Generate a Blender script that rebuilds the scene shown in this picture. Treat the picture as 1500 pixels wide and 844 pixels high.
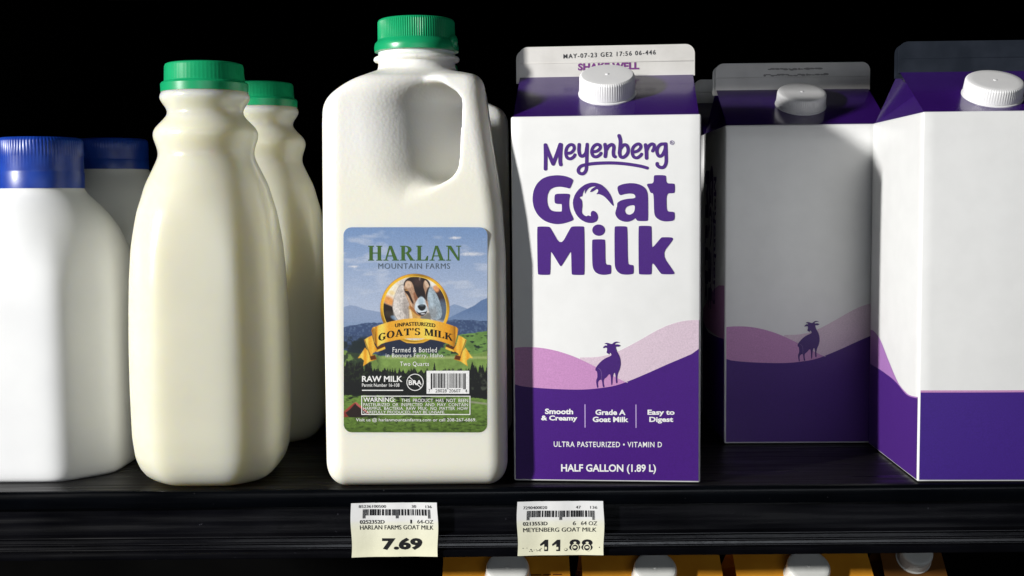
import bpy, bmesh, math, random
import numpy as np
from mathutils import Vector, Matrix
from mathutils.geometry import tessellate_polygon

for o in list(bpy.data.objects):
    bpy.data.objects.remove(o)
S = bpy.context.scene
COL = S.collection
MM = 0.001
PI = math.pi
random.seed(4)
RNG = np.random.default_rng(7)

# ------------------------------------------------------------------ camera
cam_d = bpy.data.cameras.new('camera')
cam = bpy.data.objects.new('camera', cam_d)
COL.objects.link(cam)
cam.location = (0, -0.61084, 0.14613)
cam.rotation_mode = 'XYZ'
cam.rotation_euler = (PI/2 - 0.0739, 0, 0)
cam.rotation_euler = (Matrix.Rotation(PI/2 - 0.0739, 3, 'X') @ Matrix.Rotation(-0.009, 3, 'Z')).to_euler()
cam_d.sensor_width = 36
cam_d.lens = 36 * 1773.0 / 1500
cam_d.clip_start = 0.01
cam_d.clip_end = 50
S.camera = cam

# ------------------------------------------------------------------ world, light, exposure
world = bpy.data.worlds.new('World')
S.world = world
world.use_nodes = True
world.node_tree.nodes['Background'].inputs[0].default_value = (0.75, 0.85, 1.0, 1)
world.node_tree.nodes['Background'].inputs[1].default_value = 0.008
S.view_settings.view_transform = 'Standard'
S.view_settings.look = 'None'
S.view_settings.exposure = 0
S.view_settings.gamma = 1


def area_lamp(name, az, el, dist, sx, sy, watts, color, target=(0.0, 0.0, 0.12)):
    d = bpy.data.lights.new(name, 'AREA')
    d.shape = 'RECTANGLE'
    d.size, d.size_y = sx, sy
    d.energy = watts
    d.color = color
    o = bpy.data.objects.new(name, d)
    COL.objects.link(o)
    a, e = math.radians(az), math.radians(el)
    v = Vector((-math.sin(a)*math.cos(e), -math.cos(a)*math.cos(e), math.sin(e)))
    t = Vector(target)
    o.location = t + v*dist
    o.rotation_euler = (-v).to_track_quat('-Z', 'Y').to_euler()
    return o


area_lamp('key_lamp', 57, 14, 2.6, 0.10, 0.20, 114, (1.0, 0.985, 0.955))
area_lamp('fill_lamp', -8, 6, 2.2, 1.6, 0.55, 5.4, (0.88, 0.93, 1.0))


# ------------------------------------------------------------------ materials
def lin(c):
    return tuple(((x/255)/12.92 if x/255 <= 0.04045 else ((x/255+0.055)/1.055)**2.4) for x in c)


def new_mat(name):
    m = bpy.data.materials.new(name)
    m.use_nodes = True
    nt = m.node_tree
    return m, nt, nt.nodes['Principled BSDF']


def noise_node(nt, scale, detail=3, coord='Object'):
    tc = nt.nodes.new('ShaderNodeTexCoord')
    n = nt.nodes.new('ShaderNodeTexNoise')
    n.inputs['Scale'].default_value = scale
    n.inputs['Detail'].default_value = detail
    nt.links.new(tc.outputs[coord], n.inputs['Vector'])
    return n


def add_bump(nt, b, scale, strength, dist, detail=2):
    n = noise_node(nt, scale, detail)
    bp = nt.nodes.new('ShaderNodeBump')
    bp.inputs['Strength'].default_value = strength
    bp.inputs['Distance'].default_value = dist
    nt.links.new(n.outputs['Fac'], bp.inputs['Height'])
    nt.links.new(bp.outputs['Normal'], b.inputs['Normal'])
    return bp


def vary(nt, b, c1, c2, scale, lo=0.35, hi=0.65, detail=4):
    n = noise_node(nt, scale, detail)
    r = nt.nodes.new('ShaderNodeValToRGB')
    r.color_ramp.elements[0].position = lo
    r.color_ramp.elements[1].position = hi
    r.color_ramp.elements[0].color = (*c1, 1)
    r.color_ramp.elements[1].color = (*c2, 1)
    nt.links.new(n.outputs['Fac'], r.inputs['Fac'])
    nt.links.new(r.outputs['Color'], b.inputs['Base Color'])
    return r


def plain(name, c1, c2=None, rough=0.4, scale=60, bump=None, coat=0.0, sss=0.0, radius=(.004, .003, .002), spec=0.5):
    m, nt, b = new_mat(name)
    vary(nt, b, c1, c2 or c1, scale)
    b.inputs['Roughness'].default_value = rough
    b.inputs['Coat Weight'].default_value = coat
    b.inputs['Coat Roughness'].default_value = 0.12
    b.inputs['Specular IOR Level'].default_value = spec
    if sss:
        b.inputs['Subsurface Weight'].default_value = sss
        b.inputs['Subsurface Radius'].default_value = radius
        b.inputs['Subsurface Scale'].default_value = 1.0
    if bump:
        add_bump(nt, b, *bump)
    return m


M = {}
# milk showing through natural plastic
M['milk_bottle'] = plain('milk_in_plastic', (.655, .645, .535), (.68, .67, .56), 0.23, 25, (90, .06, .0006), sss=1.0, radius=(.026, .022, .009))
M['blue_bottle'] = plain('cool_white_plastic', (.76, .77, .785), (.80, .81, .82), 0.42, 30, (70, .05, .0006), sss=0.5, radius=(.005, .005, .005))


def jug_material():
    m, nt, b = new_mat('jug_plastic')
    tc = nt.nodes.new('ShaderNodeTexCoord')
    sp = nt.nodes.new('ShaderNodeSeparateXYZ')
    nt.links.new(tc.outputs['Object'], sp.inputs[0])
    mr = nt.nodes.new('ShaderNodeMapRange')          # milk level inside the jug
    mr.inputs['From Min'].default_value = .150
    mr.inputs['From Max'].default_value = .175
    nt.links.new(sp.outputs['Z'], mr.inputs['Value'])
    mx = nt.nodes.new('ShaderNodeMix')
    mx.data_type = 'RGBA'
    mx.inputs['A'].default_value = (.84, .825, .725, 1)
    mx.inputs['B'].default_value = (.83, .825, .79, 1)
    nt.links.new(mr.outputs['Result'], mx.inputs['Factor'])
    nt.links.new(mx.outputs['Result'], b.inputs['Base Color'])
    b.inputs['Roughness'].default_value = 0.36
    b.inputs['Subsurface Weight'].default_value = 0.6
    b.inputs['Subsurface Radius'].default_value = (.006, .005, .003)
    b.inputs['Subsurface Scale'].default_value = 1.0
    # hammered grain of the blow-moulded upper half
    v = nt.nodes.new('ShaderNodeTexVoronoi')
    v.feature = 'SMOOTH_F1'
    v.inputs['Scale'].default_value = 620
    v.inputs['Smoothness'].default_value = .7
    nt.links.new(tc.outputs['Object'], v.inputs['Vector'])
    msk = nt.nodes.new('ShaderNodeMapRange')
    msk.inputs['From Min'].default_value = .128
    msk.inputs['From Max'].default_value = .160
    msk.inputs['To Min'].default_value = .03
    msk.inputs['To Max'].default_value = .17
    nt.links.new(sp.outputs['Z'], msk.inputs['Value'])
    bp = nt.nodes.new('ShaderNodeBump')
    bp.inputs['Distance'].default_value = .0006
    nt.links.new(v.outputs['Distance'], bp.inputs['Height'])
    nt.links.new(msk.outputs['Result'], bp.inputs['Strength'])
    nt.links.new(bp.outputs['Normal'], b.inputs['Normal'])
    return m


M['jug'] = jug_material()
M['green_cap'] = plain('green_cap_plastic', (.006, .30, .118), (.009, .34, .135), 0.30, 80, (400, .05, .0003), sss=.15, radius=(.001, .002, .001))
M['blue_cap'] = plain('blue_cap_plastic', (.004, .031, .26), (.008, .047, .33), 0.36, 120, (300, .08, .0003), sss=.1, radius=(.001, .001, .002))
M['white_cap'] = plain('white_cap_plastic', (.80, .80, .81), (.84, .84, .84), 0.34, 80, (300, .04, .0003), sss=.25, radius=(.002, .002, .002))
M['paper'] = plain('carton_board', (.81, .815, .81), (.84, .845, .84), 0.42, 75, (260, .10, .0004), coat=.12)
M['fin_paper'] = plain('fin_board', (.60, .585, .555), (.68, .665, .635), 0.38, 60, (180, .12, .0005), coat=.2)
M['purple'] = plain('purple_ink_board', (.030, .0055, .118), (.040, .009, .145), 0.24, 900, (300, .06, .0003), coat=.55)
M['shaded_fin'] = plain('shaded_fin_board', (.010, .014, .022), (.018, .023, .034), 0.55, 70, (120, .2, .0008), spec=.2)  # shade over the right carton's fin, painted in as a dark board colour


def dusty(name, c1, c2, dust, rough, thr, spec=.2):
    m, nt, b = new_mat(name)
    b.inputs['Specular IOR Level'].default_value = spec
    r = vary(nt, b, c1, c2, 30)
    n2 = noise_node(nt, 420, 3)
    r2 = nt.nodes.new('ShaderNodeValToRGB')
    r2.color_ramp.elements[0].position = thr
    r2.color_ramp.elements[1].position = thr+.05
    nt.links.new(n2.outputs['Fac'], r2.inputs['Fac'])
    mx = nt.nodes.new('ShaderNodeMix')
    mx.data_type = 'RGBA'
    mx.inputs['B'].default_value = (*dust, 1)
    nt.links.new(r2.outputs['Color'], mx.inputs['Factor'])
    nt.links.new(r.outputs['Color'], mx.inputs['A'])
    nt.links.new(mx.outputs['Result'], b.inputs['Base Color'])
    # scuffs: streaky roughness along the shelf
    tc = nt.nodes.new('ShaderNodeTexCoord')
    mp = nt.nodes.new('ShaderNodeMapping')
    mp.inputs['Scale'].default_value = (6, 160, 160)
    n3 = nt.nodes.new('ShaderNodeTexNoise')
    n3.inputs['Scale'].default_value = 2.0
    n3.inputs['Detail'].default_value = 5
    nt.links.new(tc.outputs['Object'], mp.inputs['Vector'])
    nt.links.new(mp.outputs['Vector'], n3.inputs['Vector'])
    mr = nt.nodes.new('ShaderNodeMapRange')
    mr.inputs['From Min'].default_value = .3
    mr.inputs['From Max'].default_value = .7
    mr.inputs['To Min'].default_value = rough*.6
    mr.inputs['To Max'].default_value = rough*1.6
    nt.links.new(n3.outputs['Fac'], mr.inputs['Value'])
    nt.links.new(mr.outputs['Result'], b.inputs['Roughness'])
    add_bump(nt, b, 180, .10, .0004)
    return m


M['black'] = dusty('black_plastic', (.0008, .0011, .0018), (.0014, .0019, .003), (.03, .03, .033), 0.22, .73)
M['black_deck'] = dusty('black_shelf_steel', (.0035, .003, .0032), (.0065, .006, .006), (.03, .027, .027), 0.36, .71)
M['rail'] = dusty('price_rail_plastic', (.0012, .0012, .002), (.003, .003, .0045), (.04, .04, .05), 0.20, .73, .9)
M['wall'] = plain('black_back_panel', (.002, .002, .002), (.003, .003, .003), 0.9, 10, spec=0.0)
M['orange'] = plain('orange_board', (.66, .27, .018), (.74, .33, .026), 0.45, 60, (260, .1, .0004))
M['orange_ink'] = plain('red_brown_ink', (.20, .04, .008), (.26, .06, .010), 0.5, 60)
M['lower_white'] = plain('lower_cap_plastic', (.66, .67, .64), (.72, .73, .70), 0.4, 80)


def print_material():
    """ink on paper: colour comes from the printed artwork, with fine print grain"""
    m, nt, b = new_mat('printed_ink')
    at = nt.nodes.new('ShaderNodeAttribute')
    at.attribute_name = 'ink'
    n = noise_node(nt, 1500, 2)
    mr = nt.nodes.new('ShaderNodeMapRange')
    mr.inputs['From Min'].default_value = .25
    mr.inputs['From Max'].default_value = .75
    mr.inputs['To Min'].default_value = .86
    mr.inputs['To Max'].default_value = 1.14
    nt.links.new(n.outputs['Fac'], mr.inputs['Value'])
    mx = nt.nodes.new('ShaderNodeMix')
    mx.data_type = 'RGBA'
    mx.blend_type = 'MULTIPLY'
    mx.inputs['Factor'].default_value = .8
    nt.links.new(at.outputs['Color'], mx.inputs['A'])
    cb = nt.nodes.new('ShaderNodeCombineColor')
    for k in range(3):
        nt.links.new(mr.outputs['Result'], cb.inputs[k])
    nt.links.new(cb.outputs['Color'], mx.inputs['B'])
    nt.links.new(mx.outputs['Result'], b.inputs['Base Color'])
    b.inputs['Roughness'].default_value = .42
    b.inputs['Coat Weight'].default_value = .12
    b.inputs['Coat Roughness'].default_value = .2
    add_bump(nt, b, 260, .10, .0004)
    return m


M['ink'] = print_material()


# ------------------------------------------------------------------ object helpers
def tag(o, label, cat, group=None, kind=None):
    o['label'] = label
    o['category'] = cat
    if group:
        o['group'] = group
    if kind:
        o['kind'] = kind
    return o


def empty(name, loc, rz=0.0):
    o = bpy.data.objects.new(name, None)
    o.empty_display_size = .02
    COL.objects.link(o)
    o.location = Vector(loc)*MM
    o.rotation_euler = (0, 0, rz)
    return o


def mesh_obj(name, verts, faces, mats, parent=None, smooth=False, fmat=None, loc=None):
    me = bpy.data.meshes.new(name)
    me.from_pydata([tuple(v) for v in verts], [], [tuple(f) for f in faces])
    if not isinstance(mats, (list, tuple)):
        mats = [mats]
    for m in mats:
        me.materials.append(m)
    if fmat is not None:
        me.polygons.foreach_set('material_index', fmat)
    if smooth:
        me.polygons.foreach_set('use_smooth', [True]*len(me.polygons))
    me.update()
    o = bpy.data.objects.new(name, me)
    COL.objects.link(o)
    if parent:
        o.parent = parent
    if loc is not None:
        o.location = Vector(loc)*MM
    return o


def sharp_by_angle(o, deg):
    bm = bmesh.new()
    bm.from_mesh(o.data)
    for e in bm.edges:
        e.smooth = not (len(e.link_faces) == 2 and e.calc_face_angle(0) > math.radians(deg))
    for f in bm.faces:
        f.smooth = True
    bm.to_mesh(o.data)
    bm.free()


def copy_tree(o, parent=None):
    c = o.copy()
    COL.objects.link(c)
    c.parent = parent
    for ch in list(o.children):
        copy_tree(ch, c)
    return c


def lathe(profile, seg=96, mod=None):
    """profile: (r, z) from the bottom up in mm; closed top and bottom; mod(theta, k) scales r"""
    vs, fs = [], []
    n = len(profile)
    for k, (r, z) in enumerate(profile):
        for i in range(seg):
            t = 2*PI*i/seg
            rr = r + (mod(t, k) if mod else 0)
            vs.append((rr*math.cos(t)*MM, rr*math.sin(t)*MM, z*MM))
    for k in range(n-1):
        for i in range(seg):
            j = (i+1) % seg
            fs.append((k*seg+i, k*seg+j, (k+1)*seg+j, (k+1)*seg+i))
    fs.append(tuple(reversed(range(seg))))
    fs.append(tuple(range((n-1)*seg, n*seg)))
    return vs, fs


def bevel_box_bm(bm, x0, x1, y0, y1, z0, z1, bev=0.0, seg=2):
    vs = [bm.verts.new((x*MM, y*MM, z*MM)) for x, y, z in
          ((x0, y0, z0), (x1, y0, z0), (x1, y1, z0), (x0, y1, z0), (x0, y0, z1), (x1, y0, z1), (x1, y1, z1), (x0, y1, z1))]
    fs = [bm.faces.new([vs[i] for i in f]) for f in ((0, 3, 2, 1), (4, 5, 6, 7), (0, 1, 5, 4), (1, 2, 6, 5), (2, 3, 7, 6), (3, 0, 4, 7))]
    if bev:
        es = list({e for f in fs for e in f.edges})
        bmesh.ops.bevel(bm, geom=es, offset=bev*MM, segments=seg, affect='EDGES', profile=.5)


def bm_obj(name, bm, mat, parent=None, smooth=None):
    me = bpy.data.meshes.new(name)
    bmesh.ops.recalc_face_normals(bm, faces=bm.faces)
    bm.to_mesh(me)
    bm.free()
    me.materials.append(mat)
    o = bpy.data.objects.new(name, me)
    COL.objects.link(o)
    if parent:
        o.parent = parent
    if smooth:
        sharp_by_angle(o, smooth)
    return o


# ------------------------------------------------------------------ printed artwork
def homography(src, dst):
    A, b = [], []
    for (x, y), (u, v) in zip(src, dst):
        A += [[x, y, 1, 0, 0, 0, -u*x, -u*y], [0, 0, 0, x, y, 1, -v*x, -v*y]]
        b += [u, v]
    h = np.append(np.linalg.solve(np.array(A, float), np.array(b, float)), 1).reshape(3, 3)

    def f(p):
        q = h @ np.array([p[0], p[1], 1.0])
        return (q[0]/q[2], q[1]/q[2])
    return f


def chaikin(pts, it=2, closed=True):
    p = [np.array(q, float) for q in pts]
    for _ in range(it):
        out = []
        n = len(p)
        for i in range(n if closed else n-1):
            a, b = p[i], p[(i+1) % n]
            out += [a*.78+b*.22, a*.22+b*.78]
        if not closed:
            out = [p[0]] + out + [p[-1]]
        p = out
    return [tuple(q) for q in p]


def catmull(pts, sub=6):
    P = [np.array(q, float) for q in pts]
    P = [2*P[0]-P[1]] + P + [2*P[-1]-P[-2]]
    out = []
    for i in range(1, len(P)-2):
        for s in range(sub):
            t = s/sub
            out.append(0.5*((2*P[i]) + (-P[i-1]+P[i+1])*t + (2*P[i-1]-5*P[i]+4*P[i+1]-P[i+2])*t*t + (-P[i-1]+3*P[i]-3*P[i+1]+P[i+2])*t**3))
    out.append(P[-2])
    return [tuple(q) for q in out]


def refine(v, t, L):
    """halve the long edges so the ink follows a bulging or curled surface"""
    v, out, todo, mids = list(v), [], list(t), {}
    while todo:
        tri = todo.pop()
        ln = [math.dist(v[tri[k]], v[tri[(k+1) % 3]]) for k in range(3)]
        k = max(range(3), key=lambda i: ln[i])
        if ln[k] <= L:
            out.append(tri)
            continue
        a, b, c = tri[k], tri[(k+1) % 3], tri[(k+2) % 3]
        key = (min(a, b), max(a, b))
        if key not in mids:
            mids[key] = len(v)
            v.append(((v[a][0]+v[b][0])/2, (v[a][1]+v[b][1])/2))
        m = mids[key]
        todo += [(a, m, c), (m, b, c)]
    return v, out


class Art:
    """flat artwork: triangles in artwork units, mapped later on to a printed surface"""
    def __init__(self):
        self.t = []          # (verts2d, tris, colour, layer)
        self.auto = 0.0

    def poly(self, pts, color, layer=1, holes=()):
        loops = [[Vector((x, y, 0)) for x, y in pts]] + [[Vector((x, y, 0)) for x, y in h] for h in holes]
        tri = tessellate_polygon(loops)
        flat = [(v.x, v.y) for l in loops for v in l]
        self.auto += .004
        self.t.append((flat, [tuple(q) for q in tri], color, layer+self.auto % .5))

    def rect(self, x0, y0, x1, y1, color, layer=1):
        self.poly([(x0, y0), (x1, y0), (x1, y1), (x0, y1)], color, layer)

    def disc(self, cx, cy, rx, ry, color, layer=1, n=32):
        self.poly([(cx+rx*math.cos(2*PI*i/n), cy+ry*math.sin(2*PI*i/n)) for i in range(n)], color, layer)

    def ring(self, cx, cy, r, w, color, layer=1, n=48):
        vs, ts = [], []
        for i in range(n):
            a = 2*PI*i/n
            vs += [(cx+(r-w/2)*math.cos(a), cy+(r-w/2)*math.sin(a)), (cx+(r+w/2)*math.cos(a), cy+(r+w/2)*math.sin(a))]
        for i in range(n):
            j = (i+1) % n
            ts += [(2*i, 2*i+1, 2*j+1), (2*i, 2*j+1, 2*j)]
        self.t.append((vs, ts, color, layer))

    def stroke(self, pts, w, color, layer=1, smooth=True):
        p = catmull(pts) if smooth else pts
        self.auto += .004
        vs, ts = [], []
        n = len(p)
        for i in range(n):
            a = np.array(p[max(0, i-1)])
            b = np.array(p[min(n-1, i+1)])
            d = (b-a)/(np.linalg.norm(b-a)+1e-9)
            nn = np.array([-d[1], d[0]])*w/2
            q = np.array(p[i])
            vs += [tuple(q+nn), tuple(q-nn)]
        for i in range(n-1):
            ts += [(2*i, 2*i+1, 2*i+3), (2*i, 2*i+3, 2*i+2)]
        self.t.append((vs, ts, color, layer+self.auto % .5))
        self.disc(p[0][0], p[0][1], w/2, w/2, color, layer, 14)
        self.disc(p[-1][0], p[-1][1], w/2, w/2, color, layer, 14)

    def text(self, body, x0, y0, x1, y1, color, layer=2, weight=0.0, slope=0.0, bend=0.0, spacing=1.0, clip=None):
        """fit the words into a box (artwork y runs down); slope tilts the line, bend arches it"""
        cu = bpy.data.curves.new('words', 'FONT')
        cu.body = body
        cu.size = 1
        cu.offset = weight
        cu.space_character = spacing
        cu.resolution_u = 3
        cu.fill_mode = 'BOTH'
        ob = bpy.data.objects.new('words', cu)
        COL.objects.link(ob)
        dg = bpy.context.evaluated_depsgraph_get()
        me = ob.evaluated_get(dg).to_mesh()
        me.calc_loop_triangles()
        v = np.array([(q.co.x, q.co.y) for q in me.vertices])
        tr = [tuple(q.vertices) for q in me.loop_triangles]
        ob.evaluated_get(dg).to_mesh_clear()
        bpy.data.objects.remove(ob)
        bpy.data.curves.remove(cu)
        lo, hi = v.min(0), v.max(0)
        n = (v-lo)/(hi-lo)
        X = x0+n[:, 0]*(x1-x0)
        Y = y1-n[:, 1]*(y1-y0)
        xc = (x0+x1)/2
        Y = Y + slope*(X-xc) + bend*(X-xc)**2
        if clip is not None:
            tr = [t for t in tr if all(Y[i] > clip for i in t)]
        self.t.append((list(zip(X, Y)), tr, color, layer))

    def xform(self, f, start=0):
        for i in range(start, len(self.t)):
            v, t, c, l = self.t[i]
            self.t[i] = ([f(p) for p in v], t, c, l)

    def build(self, name, embed, parent, mat=None, maxlen=7.0):
        """embed(u, v, h) gives the point h mm above the printed surface"""
        vs, fs, cs = [], [], []
        for v, t, c, l in self.t:
            v, t = refine(v, t, maxlen)
            o = len(vs)
            P = [embed(p[0], p[1], l*.05) for p in v]
            for tri in t:
                a, b, cc = (P[k] for k in tri)
                fs.append(tuple(o+k for k in tri))
            vs += [tuple(x*MM for x in p) for p in P]
            cs += [(*c, 1)]*len(v)
        ob = mesh_obj(name, vs, fs, mat or M['ink'], parent)
        ca = ob.data.color_attributes.new('ink', 'FLOAT_COLOR', 'POINT')
        ca.data.foreach_set('color', np.array(cs, np.float32).ravel())
        # face every triangle outward
        n0 = Vector(embed(0, 0, 1)) - Vector(embed(0, 0, 0))
        bm = bmesh.new()
        bm.from_mesh(ob.data)
        flip = [f for f in bm.faces if f.normal.dot(n0) < 0]
        bmesh.ops.reverse_faces(bm, faces=flip)
        bm.to_mesh(ob.data)
        bm.free()
        return ob


# serif capitals for the farm label, unit height, y up
def serif_glyph(ch):
    R = lambda a, b, c, d: [(a, b), (c, b), (c, d), (a, d)]

    def arc(cx, cy, ox, oy, ix, iy, a0, a1, n=20, sh=0):
        o = [(cx+ox*math.cos(math.radians(a0+(a1-a0)*i/n)), cy+oy*math.sin(math.radians(a0+(a1-a0)*i/n))) for i in range(n+1)]
        k = [(cx+sh+ix*math.cos(math.radians(a0+(a1-a0)*i/n)), cy+iy*math.sin(math.radians(a0+(a1-a0)*i/n))) for i in range(n+1)]
        return o + k[::-1]
    s = .065
    if ch == 'H':
        return [R(.08, 0, .29, 1), R(.60, 0, .81, 1), R(.25, .47, .65, .545)] + [R(a, b, a+.37, b+s) for a in (0, .52) for b in (0, 1-s)], .89
    if ch == 'A':
        return [[(.36, 1), (.52, 1), (.90, 0), (.66, 0)], [(.36, 1), (.44, .93), (.19, 0), (.10, 0)], R(.22, .28, .70, .35), R(0, 0, .31, s), R(.56, 0, .98, s)], .98
    if ch == 'R':
        return [R(.08, 0, .29, 1), arc(.30, .735, .41, .265, .20, .20, -90, 90), R(.2, .935, .31, 1), R(.2, .47, .31, .535), [(.36, .50), (.54, .52), (.88, 0), (.64, 0)], R(0, 0, .37, s), R(0, 1-s, .3, 1), R(.62, 0, .94, s)], .94
    if ch == 'L':
        return [R(.08, 0, .29, 1), R(0, 0, .72, s), R(0, 1-s, .37, 1), [(.72, 0), (.74, .32), (.68, .32), (.56, s)]], .76
    if ch == 'N':
        return [R(.10, 0, .175, 1), R(.75, 0, .825, 1), [(.06, 1), (.30, 1), (.825, .05), (.825, 0), (.72, 0)], R(0, 0, .29, s), R(0, 1-s, .25, 1), R(.62, 1-s, .94, 1)], .94
    if ch == 'O':
        return [arc(.46, .5, .46, .53, .24, .45, 0, 180), arc(.46, .5, .46, .53, .24, .45, 180, 360)], .94
    if ch == 'G':
        return [arc(.46, .5, .46, .53, .24, .45, 42, 318, 30), R(.60, .06, .80, .42), R(.50, .38, .88, .44), [(.76, .70), (.80, .98), (.74, .98), (.66, .86)]], .92
    if ch == 'T':
        return [R(.32, 0, .53, 1), R(.20, 0, .65, s), R(.03, 1-s, .82, 1), [(.03, 1), (0, .68), (.06, .68), (.16, 1-s)], [(.82, 1), (.85, .68), (.79, .68), (.69, 1-s)]], .86
    if ch == "'":
        return [[(.04, 1), (.2, 1), (.2, .84), (.1, .64), (.05, .66), (.1, .82), (.04, .84)]], .26
    if ch == 'S':
        return [arc(.32, .745, .30, .275, .16, .2, 30, 270, 20), arc(.32, .27, .32, .29, .15, .21, -150, 90, 20), [(.05, .66), (.24, .60), (.62, .36), (.44, .42)], [(.54, .68), (.58, .98), (.53, .98), (.46, .88)], [(.08, .32), (.04, .0), (.09, 0), (.16, .12)]], .66
    if ch == 'M':
        return [R(.10, 0, .17, 1), R(.80, 0, 1.01, 1), [(.05, 1), (.30, 1), (.60, .1), (.52, 0)], [(.52, 0), (.58, .06), (.86, 1), (.78, 1)], R(0, 0, .28, s), R(0, 1-s, .25, 1), R(.72, 0, 1.09, s), R(.8, 1-s, 1.09, 1)], 1.09
    if ch == 'I':
        return [R(.08, 0, .29, 1), R(0, 0, .37, s), R(0, 1-s, .37, 1)], .37
    if ch == 'K':
        return [R(.08, 0, .29, 1), [(.26, .42), (.66, 1), (.76, 1), (.34, .44)], [(.34, .60), (.50, .66), (.92, 0), (.68, 0)], R(0, 0, .37, s), R(0, 1-s, .37, 1), R(.54, 1-s, .88, 1), R(.62, 0, .98, s)], .98
    return [], .34


def serif_text(art, body, x0, y0, x1, y1, color, layer=2, bend=0.0, gap=.06, bold=0.0):
    polys, x = [], 0.0
    for ch in body:
        g, adv = serif_glyph(ch)
        polys += [[(px+x, py) for px, py in q] for q in g]
        x += adv+gap
    x -= gap
    xc = (x0+x1)/2
    for q in polys:
        r = []
        for px, py in q:
            X = x0+px/x*(x1-x0)
            Y = y1-py*(y1-y0)
            r.append((X, Y+bend*(X-xc)**2))
        art.poly(r, color, layer)


WHITE_INK = (.86, .86, .86)
PURPLE_INK = (.058, .0075, .195)
LILAC_INK = (.56, .27, .53)
PINK_INK = (.70, .555, .655)
BLACK_INK = (.012, .012, .014)


def at(ox, oy, s, pts):
    return [(ox+x/s, oy+y/s) for x, y in pts]


# ------------------------------------------------------------------ the shelf
def extrude_x(bm, prof, x0, x1):
    a = [bm.verts.new((x0*MM, y*MM, z*MM)) for y, z in prof]
    b = [bm.verts.new((x1*MM, y*MM, z*MM)) for y, z in prof]
    n = len(prof)
    for i in range(n):
        j = (i+1) % n
        bm.faces.new((a[i], a[j], b[j], b[i]))
    bm.faces.new(a[::-1])
    bm.faces.new(b)


X0, X1 = -520, 560
wallbm = bmesh.new()
bevel_box_bm(wallbm, -900, 900, 430, 440, -300, 700)
tag(bm_obj('back_wall', wallbm, M['wall']), 'black unlit back wall of the display case behind the milk', 'wall', kind='structure')

sidebm = bmesh.new()
bevel_box_bm(sidebm, -342, -330, 44, 428, .3, 312)  # added panel, keeps the key light off the rear blue bottle
tag(bm_obj('shade_panel', sidebm, M['wall']), 'black panel added beside the blue capped bottles to shade the rear one', 'wall', kind='structure')

shelf = tag(empty('shelf', (0, 0, 0)), 'black shelf with ridged price rail carrying the milk bottles and cartons', 'shelf')
bm = bmesh.new()
extrude_x(bm, [(-6, 0), (420, 0), (420, -3), (-6, -3)], X0, X1)
bm_obj('deck', bm, M['black_deck'], shelf)
bm = bmesh.new()
lip = [(-6.2, -.4), (-7.4, .5), (-8.6, .2), (-9.4, -.8), (-9.7, -2.2), (-9.7, -7.6), (-9.2, -8.4), (-6.4, -8.6), (-6.2, -8)]
extrude_x(bm, lip, X0, X1)
bm_obj('front_lip', bm, M['black'], shelf, 40)
bm = bmesh.new()
rail = [(-4, -8.8), (-5.2, -9.2), (-5.6, -22.6)]
for zc, r_ in ((-24.0, .8), (-27.4, .7), (-30.2, .6)):      # moulded beads
    rail += [(-7.6-r_*1.3*math.sin(t), zc+r_*math.cos(t)) for t in np.linspace(0, PI, 9)] + [(-7.4, zc-r_-.3)]
rail += [(-8.8, -31.6), (-9.2, -32.0), (-9.3, -34.2), (-8.8, -35.0), (-6, -35.4), (-4, -35.4)]
extrude_x(bm, rail, X0, X1)
bm_obj('price_rail', bm, M['rail'], shelf, 35)

lower = tag(empty('shelf', (0, 0, -330)), 'black lower shelf under the orange cartons', 'shelf')
bm = bmesh.new()
extrude_x(bm, [(-9, 0), (420, 0), (420, -8), (-9, -8)], X0, X1)
bm_obj('deck', bm, M['black_deck'], lower)

upper = tag(empty('shelf', (0, 0, 316)), 'unlit black shelf overhead, its unseen lip made deep to shade the rear carton', 'shelf')
bm = bmesh.new()
extrude_x(bm, [(-9, 0), (428, 0), (428, 4), (-9, 4)], X0, X1)
bm_obj('deck', bm, M['black_deck'], upper)
bm = bmesh.new()
extrude_x(bm, [(-9.3, -59), (-7, -59), (-7, 8), (-9.3, 8)], X0, X1)  # unseen lip, made deep to keep key light off the rear carton
bm_obj('front_lip', bm, M['black'], upper)

# ------------------------------------------------------------------ caps
def cap_mesh(prof, seg, nrib, depth, ribs):
    """ribs: set of profile rows that carry vertical ribs"""
    return lathe(prof, seg, (lambda t, k: -depth*(0.5-0.5*math.cos(nrib*t))**1.5 if k in ribs else 0))


def make_cap(name, prof, mat, parent, z, seg=128, nrib=0, depth=0, ribs=(), loc=(0, 0, 0), ang=30):
    v, f = cap_mesh(prof, seg, nrib, depth, ribs)
    o = mesh_obj(name, v, f, mat, parent, loc=(loc[0], loc[1], z))
    sharp_by_angle(o, ang)
    return o


# ------------------------------------------------------------------ lofted bottles
def smooth_profile(pts, step=1.5, k=3.5, keep=6):
    z = np.array([p[0] for p in pts], float)
    r = np.array([p[1] for p in pts], float)
    zz = np.arange(z[0], z[-1]+.01, step)
    fine = np.arange(z[0]-20, z[-1]+20, .25)
    rf = np.interp(fine, z, r)
    kern = np.exp(-.5*(np.arange(-40, 41)*.25/k)**2)
    kern /= kern.sum()
    rs = np.convolve(rf, kern, 'same')
    out = np.interp(zz, fine, rs)
    raw = np.interp(zz, z, r)
    w = np.clip((zz-z[0])/keep, 0, 1)
    return zz, raw*(1-w)+out*w


def section(phi, a, b, p):
    c = np.zeros_like(phi)
    for k in range(4):
        c += np.maximum(np.cos(phi-k*PI/2)/a, 0)**p
        c += np.maximum(np.cos(phi-PI/4-k*PI/2)/b, 0)**p
    return c**(-1/p)


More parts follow.
